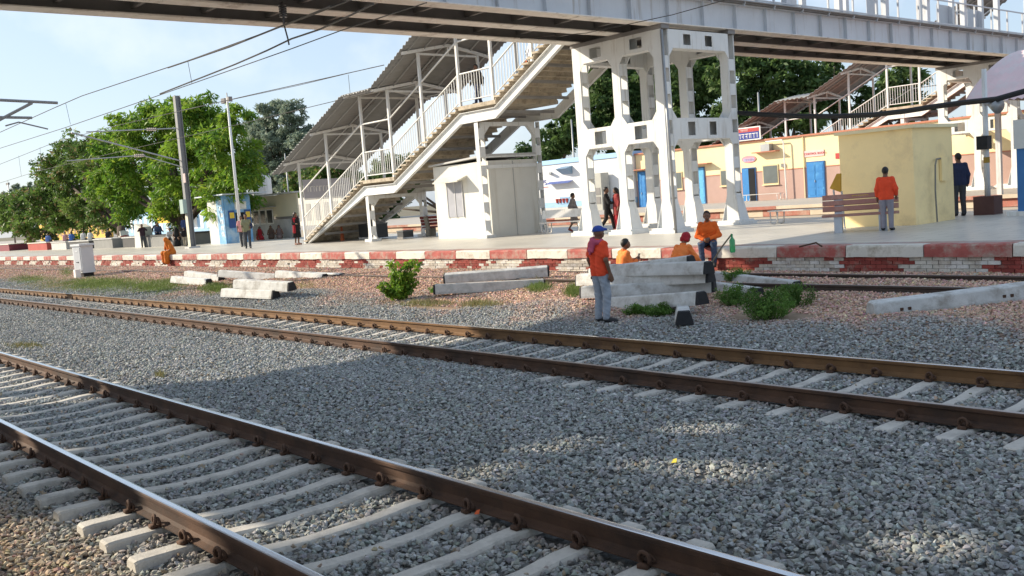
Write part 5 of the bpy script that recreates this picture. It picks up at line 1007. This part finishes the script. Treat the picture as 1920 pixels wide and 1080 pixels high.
def person(label, loc, rz, J, top=None, legs=None, sleeve=1.0, h=.022, height=1.0, hair='short', sk=None, shoes=(.02, .02, .022), extra=None, cat='person', tuck=False, dress=None, name='person', headturn=0):
    t = thing(name, label, cat, loc, rz); t.scale = (height, height, height); fine = h < .016; sk = sk or skin
    P = body_prims(J, fine); blob('body', sk, P, t, h, 0, .022 if fine else .03)
    pel, che, hea, nec = V3(J['pel']), V3(J['che']), V3(J['hea']), V3(J['nec']); ax = che-pel; ax /= np.linalg.norm(ax); rt = V3(J['sR'])-V3(J['sL']); rt /= np.linalg.norm(rt)
    tors = [('c', pel+rt*s*.07, che+rt*s*.09, .105, .11) for s in (-1, 1)]+[('c', che, che+(nec-che)*.75, .105, .07), ('c', J['sL'], J['sR'], .055, .055)]
    if top:
        sp = list(tors)
        for q in 'LR':
            s_, e_, w_ = V3(J['s'+q]), V3(J['e'+q]), V3(J['w'+q])
            if sleeve <= .6: sp.append(('c', s_, s_+(e_-s_)*sleeve*1.6, .058, .060))
            else: sp += [('c', s_, e_, .057, .05), ('c', e_, e_+(w_-e_)*(sleeve-.5)*2*.92, .049, .042)]
        low = pel-ax*(.10 if not tuck else -.06)
        sp += [('c', pel+rt*s*.085-ax*.06, pel+rt*s*.08+ax*.05, .10, .10) for s in (-1, 1)]
        blob('shirt', top, sp, t, h, .008, .035, [(low, ax), (nec+ax*.03, -ax*.75-np.array([0, -.25, .25]))], .0045 if fine else 0)
        if fine: blob('collar', top, [('c', nec+np.array([.055*math.cos(u), .05*math.sin(u)-.005, .012+.012*math.cos(u+1.57)]), nec+np.array([.055*math.cos(u+.8), .05*math.sin(u+.8)-.005, .012+.012*math.cos(u+2.37)]), .017, .017) for u in np.arange(0, 6.2, .8)], t, h, .0, .02)
    if legs:
        lp = []
        for q in 'LR':
            k_, a_ = V3(J['k'+q]), V3(J['a'+q]); lp += [('c', J['h'+q], k_, .098, .072), ('c', k_, a_+(k_-a_)*.04, .070, .060)]
        lp += [('c', pel+rt*s*.07-ax*.02, pel+rt*s*.065+ax*.08, .108, .105) for s in (-1, 1)]
        blob('trousers', legs, lp, t, h, .004, .028, [(pel+ax*.11, -ax)], .004 if fine else 0)
    if dress:
        mt, zb_, wb = dress; dp = list(tors); base = pel+np.array([0, 0, zb_-pel[2]]); 
        dp += [('c', pel+rt*s*.06, base+rt*s*wb*.45, .115, wb*.62) for s in (-1, 1)]
        for q in 'LR': dp += [('c', J['s'+q], J['e'+q], .058, .052), ('c', J['e'+q], V3(J['e'+q])+(V3(J['w'+q])-V3(J['e'+q]))*.5, .05, .046)]
        blob('dress', mt, dp, t, h, .012, .05, [(base, (0, 0, 1)), (nec+np.array([0, 0, .02]), (0, 0, -1))], .003 if fine else 0)
    if shoes:
        sm = M('shoe_%d' % int(shoes[0]*1000+shoes[2]*10), shoes, .6); blob('shoes', sm, [('c', V3(J['a'+q])-np.array([0, 0, .02]), V3(J['t'+q]), .05, .042) for q in 'LR'], t, h, .006, .01)
    hc = hea+np.array([0, -.008, .024])
    if hair == 'short': blob('hair', hairm, [('e', hc, (.082, .102, .108))], t, min(h, .018), .008, .01, [(hea+np.array([0, .0, .03]), np.array([0, -.72, .69]))])
    if hair == 'long': blob('hair', hairm, [('e', hc, (.084, .104, .11)), ('c', hea+np.array([0, -.07, 0]), hea+np.array([0, -.11, -.25]), .075, .05)], t, min(h, .018), .008, .03, [(hea+np.array([0, .03, .0]), np.array([0, -.8, .6]))])
    if fine:
        for s in (-1, 1): MB().tube([tuple(hea+np.array([s*.031, .083, .012])), tuple(hea+np.array([s*.031, .094, .012]))], [.012, .006], 8).build('eye', M('eye', (.03, .02, .015), .2), t)
    if extra: extra(t, J, h)
    return t
def G(px, py, z=None):
    p = at(px, py, Z=PZ if z is None else z); x, y = float(p[0]), float(p[1]); return (x, y, PZ) if z is None else (x, y, g1(x, y))
def rz_of(dx, dy): return math.atan2(-dx, dy)        # local +Y to world (dx,dy)
or_ = cloth('orange', (.80, .14, .018)); or2 = cloth('light_orange', (.84, .22, .05)); or3 = cloth('red_orange', (.78, .075, .025)); jean = cloth('grey_jean', (.30, .33, .38), .2); navy = cloth('navy', (.025, .035, .085)); dgrey = cloth('dark_grey', (.06, .065, .075)); bjean = cloth('blue_jean', (.05, .075, .13)); mauve = cloth('mauve_grey', (.26, .24, .27)); blk = cloth('black', (.012, .012, .013)); pinkc = cloth('pink_scarf', (.50, .09, .16)); redc = cloth('deep_red', (.36, .02, .03)); capb = cloth('blue_cap', (.03, .07, .32))
# the man watching, from behind
def cap_scarf(t, J, h):
    he = V3(J['hea']); ne = V3(J['nec'])
    blob('cap', capb, [('e', he+np.array([0, -.005, .045]), (.087, .108, .085)), ('c', he+np.array([-.035, .09, .06]), he+np.array([-.03, .155, .05]), .02, .016), ('c', he+np.array([.035, .09, .06]), he+np.array([.03, .155, .05]), .02, .016), ('c', he+np.array([0, .09, .06]), he+np.array([0, .165, .052]), .02, .016)], t, h, .006, .02, [(he+np.array([0, 0, .03]), (0, .0, 1))])
    pr = [('c', ne+np.array([.085*math.cos(u), .08*math.sin(u)-.01, .0-.03*math.cos(u)]), ne+np.array([.085*math.cos(u+.6), .08*math.sin(u+.6)-.01, .0-.03*math.cos(u+.6)]), .034, .034) for u in np.arange(0, 6.2, .6)]
    pr += [('c', ne+np.array([-.06+.03*i, -.10, -.02]), ne+np.array([-.10+.035*i, -.125, -.17-.05*(i == 1)]), .03, .018) for i in range(4)]
    blob('scarf', pinkc, pr, t, h, .006, .03, (), .004)
person('man in orange-red shirt, blue cap and pink scarf standing on the grey ballast', G(1131, 602, -.1), rz_of(.12, 1), pose(aR=(.12, -.02, .08), tR=(.22, .10, .03), kR=(.12, .03, .49), wR=(.245, .03, .87), hea=(.01, .02, 1.585)), or3, jean, .42, .0125, 1.0, hair=None, extra=cap_scarf)
# the seated workers
def face_to(px0, px1, Y=16): a = at(px0, 480, Y=Y); b = at(px1, 480, Y=Y); d = b-a; return rz_of(d[0], d[1])
RIGHT = np.array([CR[0], CR[1]]); RIGHT /= np.linalg.norm(RIGHT); AWAY = np.array([_a[0], _a[1]]); AWAY /= np.linalg.norm(AWAY)
def dirv(r, a): d = RIGHT*r+AWAY*a; return rz_of(d[0], d[1])
def phone(t, J, h):
    w = (V3(J['wL'])+V3(J['wR']))/2; MB().prism([tuple(w+np.array([-.04, .05, .0])), tuple(w+np.array([.04, .05, .0])), tuple(w+np.array([.04, .11, .15])), tuple(w+np.array([-.04, .11, .15]))], (0, .012, -.004)).build('phone', black, t)
b = at(1164, 484, Y=16.3); J = SIT(.25, .06, -.05); J.update(wL=(-.06, .36, .62), wR=(.07, .36, .62), eL=(-.22, .16, .52), eR=(.22, .16, .52))
person('seated man in light orange shirt looking at a phone, beside the red-shirted man', (float(b[0]), 16.3, float(b[2])-.70), dirv(1, .35), J, or2, dgrey, 1.0, .0125, 1.0, extra=phone)
def turban(t, J, h):
    he = V3(J['hea']); blob('head_scarf', redc, [('e', he+np.array([0, -.01, .03]), (.095, .115, .105)), ('c', he+np.array([-.06, -.07, -.02]), he+np.array([.07, -.07, -.04]), .05, .045), ('c', he+np.array([.06, .02, -.05]), he+np.array([.05, -.05, -.10]), .04, .035)], t, h, .004, .03, [(he+np.array([0, .02, -.02]), (0, -.5, .87))], .004)
b = at(1264, 472, Y=16.5); J = SIT(.25, .22, -.05); J.update(wR=(.34, .50, .40), eR=(.34, .34, .56), wL=(-.10, .42, .45), hdR=(.2, .8, -.3))
person('man in orange shirt and red head scarf leaning forward, seen from behind', (float(b[0]), 16.5, float(b[2])-.74), dirv(.75, .66), J, or2, bjean, .9, .0125, 1.0, hair=None, extra=turban)
b = at(1322, 476, Y=18.95); J = SIT(.0, .06, -.45); J.update(wL=(-.05, .32, .22), wR=(.08, .30, .20), eL=(-.27, .10, .28), eR=(.27, .08, .28))
person('man in bright orange shirt sitting on the platform edge, facing the tracks', (float(b[0]), 19.12, PZ+.007), dirv(-.30, -1), J, or_, bjean, 1.0, .0125, 1.0)
# others on the platform
person('man in red-orange shirt and grey trousers standing beside the slatted bench', G(1664, 432), dirv(.55, 1), pose(wR=(.24, .12, .90), eR=(.26, -.05, 1.12)), or3, mauve, .86, .016, .95)
person('man in navy shirt standing behind the yellow booth', G(1800, 405), dirv(.1, 1), STAND, navy, dgrey, 1.0, .017, 1.1)
person('young man in pink T-shirt walking on the platform', G(457, 463), dirv(.2, -1), WALK, cloth('pink_tee', (.66, .30, .28)), dgrey, .4, .022, 1.0)
person('young man in olive T-shirt carrying a bag, walking past the kiosk', G(466, 466), dirv(.3, -1), pose(WALK, wL=(-.15, .2, 1.05)), cloth('olive_tee', (.22, .22, .13)), dgrey, .4, .022, 1.04, extra=lambda t, J, h: blob('bag', navy, [('e', (-.22, .0, 1.12), (.09, .12, .16))], t, h))
def dup(t, J, h): blob('dupatta', redc, [('c', V3(J['sL'])+np.array([0, -.07, .03]), V3(J['sL'])+np.array([-.06, -.14, -.75]), .06, .09), ('c', V3(J['sL'])+np.array([.02, -.05, .03]), V3(J['sR'])+np.array([-.04, .09, .0]), .055, .045), ('c', V3(J['sR'])+np.array([0, .08, 0]), V3(J['sR'])+np.array([.06, .12, -.7]), .05, .08)], t, h, 0, .05)
person('woman in a black dress with a red shawl at the foot of the stairs', G(558, 459), dirv(.8, -.6), pose(eR=(.24, .06, 1.12), wR=(.20, .28, 1.10)), None, None, h=.022, height=.98, hair='long', dress=(blk, .38, .24), shoes=(.2, .08, .05), extra=dup)
sar = cloth('saffron', (.55, .16, .02), .25)
def saree(t, J, h): blob('saree', sar, [('e', V3(J['hea'])+np.array([0, -.02, .02]), (.10, .115, .125)), ('c', V3(J['nec'])+np.array([0, -.02, 0]), V3(J['pel']), .15, .19), ('c', J['hL'], J['kL'], .12, .11), ('c', J['hR'], J['kR'], .12, .11), ('c', J['kL'], V3(J['aL'])+np.array([0, .0, .08]), .11, .13), ('c', J['kR'], V3(J['aR'])+np.array([0, 0, .12]), .1, .11), ('c', J['sR'], J['eR'], .07, .06), ('c', J['sL'], J['eL'], .07, .06)], t, h, .01, .05, [(V3(J['hea'])+np.array([0, .06, -.3]), np.array([0, -1.0, 1.0])*-1)] if False else (), .004)
p = at(316, 478, Y=18.95); J = SIT(.0, .14, -.5)
person('person wrapped in an orange saree sitting on the platform edge', (float(p[0]), 19.15, PZ+.007), dirv(-.7, -.8), J, None, None, h=.024, shoes=None, hair=None, extra=saree)
person('girl in a patterned grey dress walking behind the white bench', at2(1078, 434), dirv(1, .2), WALK, None, None, h=.026, height=.92, hair='short', dress=(cloth('patterned_grey', (.22, .19, .18), .5), .35, .22), shoes=(.25, .05, .05))
person('woman in maroon tunic and trousers between the tower legs', at2(1159, 432), dirv(-.9, -.2), STAND, None, redc, h=.026, height=.97, hair='long', dress=(cloth('maroon', (.23, .03, .03)), .62, .19), shoes=(.3, .1, .08))
person('man in black carrying a bunch of green vegetables beside the tower leg', at2(1141, 433), dirv(.9, -.2), pose(WALK, wR=(.15, .36, 1.10), eR=(.22, .12, 1.08), wL=(-.12, .34, 1.08), eL=(-.22, .1, 1.08)), blk, blk, 1.0, .026, 1.0, extra=lambda t, J, h: blob('greens', M('greens', (.35, .55, .05), .7, 0, .3, 20), [('e', (0, .42, 1.18), (.16, .12, .13)), ('e', (.08, .45, 1.25), (.09, .09, .09))], t, h, .0, .05, (), .012))
person('person in dark clothes raising hands to the face by the cream wedge', G(270, 464), dirv(.4, -1), pose(eL=(-.30, .1, 1.25), wL=(-.10, .16, 1.45), eR=(.28, .1, 1.22), wR=(.10, .18, 1.43)), cloth('dark_plum', (.045, .025, .035)), dgrey, 1.0, .03, 1.0)
person('man in black shirt standing with arms apart beside the dark planter', G(297, 459), dirv(.3, 1), pose(eL=(-.36, .0, 1.20), wL=(-.42, .1, .98), eR=(.34, 0, 1.16), wR=(.44, .1, .95)), blk, dgrey, 1.0, .03, 1.08)
person('person in dark blue behind the planter under the bright tree', (-67.5, 27.5, PZ+.4), dirv(.2, 1), STAND, cloth('blue_shirt', (.05, .08, .2)), navy, 1.0, .03, .95)
person('child in a black top standing by the mast', G(348, 462), dirv(-.3, 1), WALK, blk, cloth('khaki', (.28, .25, .19)), .9, .03, .74)
person('person in a black veil sitting beside the kiosk wall', (-65.8, 26.2, PZ), dirv(.2, -1), SIT(.42, .05), None, None, h=.03, hair=None, shoes=None, extra=lambda t, J, h: blob('veil', blk, [('e', V3(J['hea']), (.11, .12, .14)), ('c', J['nec'], J['pel'], .16, .24), ('c', J['pel'], (0, .4, .25), .22, .22), ('c', (0, .3, .3), (0, .4, .1), .22, .26)], t, h, .01, .06))
person('person in a white top sitting next to the black veil', (-67.2, 26.3, PZ), dirv(.3, -1), SIT(.42, .05), cloth('white_top', (.55, .54, .52)), blk, 1.0, .03)
person('woman in a dark red wrap sitting on the floor by the cream room', (-61.9, 30.4, PZ), dirv(.6, -1), SIT(.05, .1, -.02), None, None, h=.03, hair='short', shoes=None, extra=lambda t, J, h: blob('wrap', redc, [('c', J['nec'], J['pel'], .14, .2), ('c', J['pel'], (.0, .45, .14), .2, .17)], t, h, .01, .05))
for (x, lab, cc) in ((-61.7, 'person in brown sitting on the floor beneath the triple window', (.13, .09, .07)), (-60.5, 'person in grey-brown sitting on the floor next to the brown one', (.16, .12, .11))):
    person(lab, (x, 31.2, PZ), dirv(.2, -1), SIT(.05, .08, -.02), None, None, h=.03, hair='short', shoes=None, extra=lambda t, J, h, cc=cc, lab=lab: blob('wrap', cloth(lab[10:20], cc), [('c', J['nec'], J['pel'], .14, .19), ('c', J['pel'], (.0, .42, .13), .2, .17)], t, h, .01, .05))
for (x, y, lab, cc) in ((-95.5, 27.4, 'person in a pink top sitting on the pale seat block', (.5, .27, .27)), (-93.6, 27.4, 'person in a bright blue top sitting beside the pink one', (.06, .14, .42)), (-90.5, 27.5, 'person in white sitting on the dark seat block', (.58, .57, .54)), (-88.9, 27.6, 'second person in white sitting on the dark seat block, further along', (.62, .62, .6)), (-99.5, 27.0, 'child in a blue top sitting on the red fronted block', (.10, .17, .42)), (-84.8, 27.8, 'person in black sitting behind the white platform seat', (.02, .02, .022))):
    person(lab, (x, y, PZ+.30), dirv(.1, .9), SIT(.42, .08), cloth(lab[:26], cc), dgrey, 1.0, .032)
person('man in blue denim jacket sitting on the planter under the bright tree', (-70.4, 26.7, PZ+.43), dirv(.3, -1), SIT(.42, .04), cloth('denim', (.06, .09, .17)), navy, 1.0, .03)
# passengers on the stairs
person('man in black coming down the upper flight of the stairs', (-31.7, 26.0, 6.105), dirv(-.6, -.6), WALK, blk, navy, 1.0, .028, 1.0)
person('person in white and blue climbing the top flight', (-28.6, 26.3, lz1(-28.6)), dirv(.9, .1), WALK, cloth('white_blue', (.55, .58, .66)), navy, 1.0, .028)
person('person in orange high on the top flight', (-29.2, 26.7, lz1(-29.2)), dirv(.9, .1), WALK, or_, blk, 1.0, .028)
# ================================================================== loose sleepers
pile_mesh = sleeper_mesh('sleeper', [slw, black, holem], True); grey_mesh = sleeper_mesh('sleeper', [slp, black, holem], True); ins_mesh = sleeper_mesh('sleeper', [slw, slw, rust], True, True)
def loose(label, B, zb, A, mesh=None, roll=0, far=True, group=None, L_=2.75):
    """B: pixel and height of one end's centre, A: pixel of the other end"""
    b = at(*B, Z=zb); d = ray(*A); oc = CP-b; q2 = d @ d; q1 = 2*(oc @ d); q0 = oc @ oc-L_*L_; disc = q1*q1-4*q2*q0
    if disc < 0: a = CP+d*(-q1/(2*q2))
    else:
        c = [CP+d*((-q1+s*math.sqrt(disc))/(2*q2)) for s in (-1, 1)]; a = c[1] if far else min(c, key=lambda p: abs(p[2]-b[2]))
    dr = Vector(a-b).normalized(); a = b+np.array(dr)*L_; mid = (a+b)/2
    X = -dr; Zv = (Vector((0, 0, 1))-X*X.z).normalized(); Y = Zv.cross(X); m = Matrix((X, Y, Zv)).transposed().to_4x4() @ Matrix.Rotation(roll, 4, 'X'); m.translation = Vector(mid)
    o = link('loose_sleeper', mesh or pile_mesh); o.matrix_world = m @ Matrix.Translation((0, 0, -.10)); return tag(o, label, 'sleeper', group)
for B, zb, A, m_, ro, lab in [
    ((1283, 598), .02, (1278, 574), None, 0, 'sleeper lying crossways under the front of the stack with its black end showing'),
    ((1318, 560), .21, (1137, 571), None, 0, 'front sleeper of the big stack, resting on the crossways one'),
    ((1341, 537), .20, (1090, 549), None, 0, 'long lower sleeper of the big stack behind the front one'),
    ((1254, 515), .43, (1086, 525), None, .1, 'tilted sleeper on the second layer behind the man in the red shirt'),
    ((1334, 519), .42, (1128, 530), None, 0, 'second layer sleeper of the big stack with a short black end'),
    ((1298, 491), .64, (1108, 514), None, .05, 'topmost sleeper of the big stack, slanting upwards'),
    ((1331, 503), .60, (1140, 508), None, 0, 'partly hidden sleeper behind the topmost one of the big stack'),
    ((1498, 540), .0, (1338, 520), None, 0, 'fallen sleeper behind the feathery weeds, next to the old rail'),
    ((1424, 553), .0, (1300, 535), None, 0, 'short-looking fallen sleeper half hidden in the weeds'),
    ((1022, 533), .01, (788, 545), grey_mesh, 0, 'dark grey sleeper at the bottom of the pair beside the shrub'),
    ((1030, 508), .24, (832, 523), None, .25, 'pale sleeper lying slanted on top of the dark grey one'),
    ((1632, 582), .02, (1935, 544), ins_mesh, -.15, 'single long sleeper lying alone on the brown stones, rusty inserts facing the track'),
    ((393, 530), .02, (325, 524), None, 0, 'leftmost pale sleeper of the heap by the grass'), ((416, 523), .02, (350, 514), None, .1, 'pale sleeper touching the leftmost one'),
    ((520, 521), .02, (412, 513), None, 0, 'flat pale sleeper in the back row of the left heap'), ((548, 538), .24, (443, 532), None, .1, 'upper pale sleeper stacked crosswise in the left heap'),
    ((518, 553), .03, (420, 549), None, 0, 'lowest front sleeper of the left heap'), ((611, 521), .02, (520, 514), None, 0, 'back row sleeper with a square black end'), ((643, 520), .02, (575, 517), None, 0, 'last sleeper of the back row, mostly buried')]:
    loose(lab, B, zb, A, m_, ro, 'lying alone' not in lab and 'pair beside' not in lab)
# stick with a bottle, rod on the platform, scraps
a = at(1334, 494, Y=15.6); b = at(1372, 439, Y=15.6); st = thing('tool_handle', 'thin wooden stick propped up behind the stack', 'stick', tuple(map(float, a)))
MB(tuple(a)).tube([tuple(a), tuple((a+b)/2+np.array([0, 0, .03])), tuple(b)], .018, 6).build('shaft', M('stick_wood', (.25, .2, .14), .8), st)
bo = thing('plastic_bottle', 'green plastic bottle hung on the end of the stick', 'bottle', tuple(map(float, b-np.array([0, 0, .36])))); gmat = M('bottle_green', (.10, .55, .22), .15, 0, .05, 3, trans=.55)
MB().tube([(0, 0, 0), (0, 0, .03), (0, 0, .24), (0, 0, .30), (0, 0, .33)], [.045, .055, .055, .02, .018], 12).build('bottle', gmat, bo, True); MB().tube([(0, 0, .33), (0, 0, .36)], .02, 8).build('cap', M('cap_green', (.03, .3, .1), .5), bo)
p0, p1_, p2_ = at(1498, 463, Z=PZ+.03), at(1530, 455, Z=PZ+.1), at(1541, 462, Z=PZ+.03); t = thing('bent_rod', 'bent iron rod lying on the platform edge', 'rod', tuple(map(float, p0))); MB(tuple(p0)).tube([tuple(p0), tuple(p1_), tuple(p2_)], .02, 6).build('rod', rust, t, True)
p = at(1262, 873, Z=-.15); t = thing('yellow_petal', 'small bright yellow scrap on the grey ballast', 'litter', tuple(map(float, p))); MB().add([(-.02, 0, .02), (.03, .01, .03), (.02, .03, .06), (-.01, .02, .05)], [(0, 1, 2, 3)]).build('scrap', M('petal', (.75, .6, .03), .6), t)
p = at(892, 968, Z=-.19); t = thing('orange_scrap', 'tiny orange scrap beside the shiny rail', 'litter', tuple(map(float, p))); MB().add([(-.02, 0, .01), (.03, .01, .02), (.02, .03, .05), (-.01, .02, .04)], [(0, 1, 2, 3)]).build('scrap', M('scrap_orange', (.7, .12, .03), .6), t)
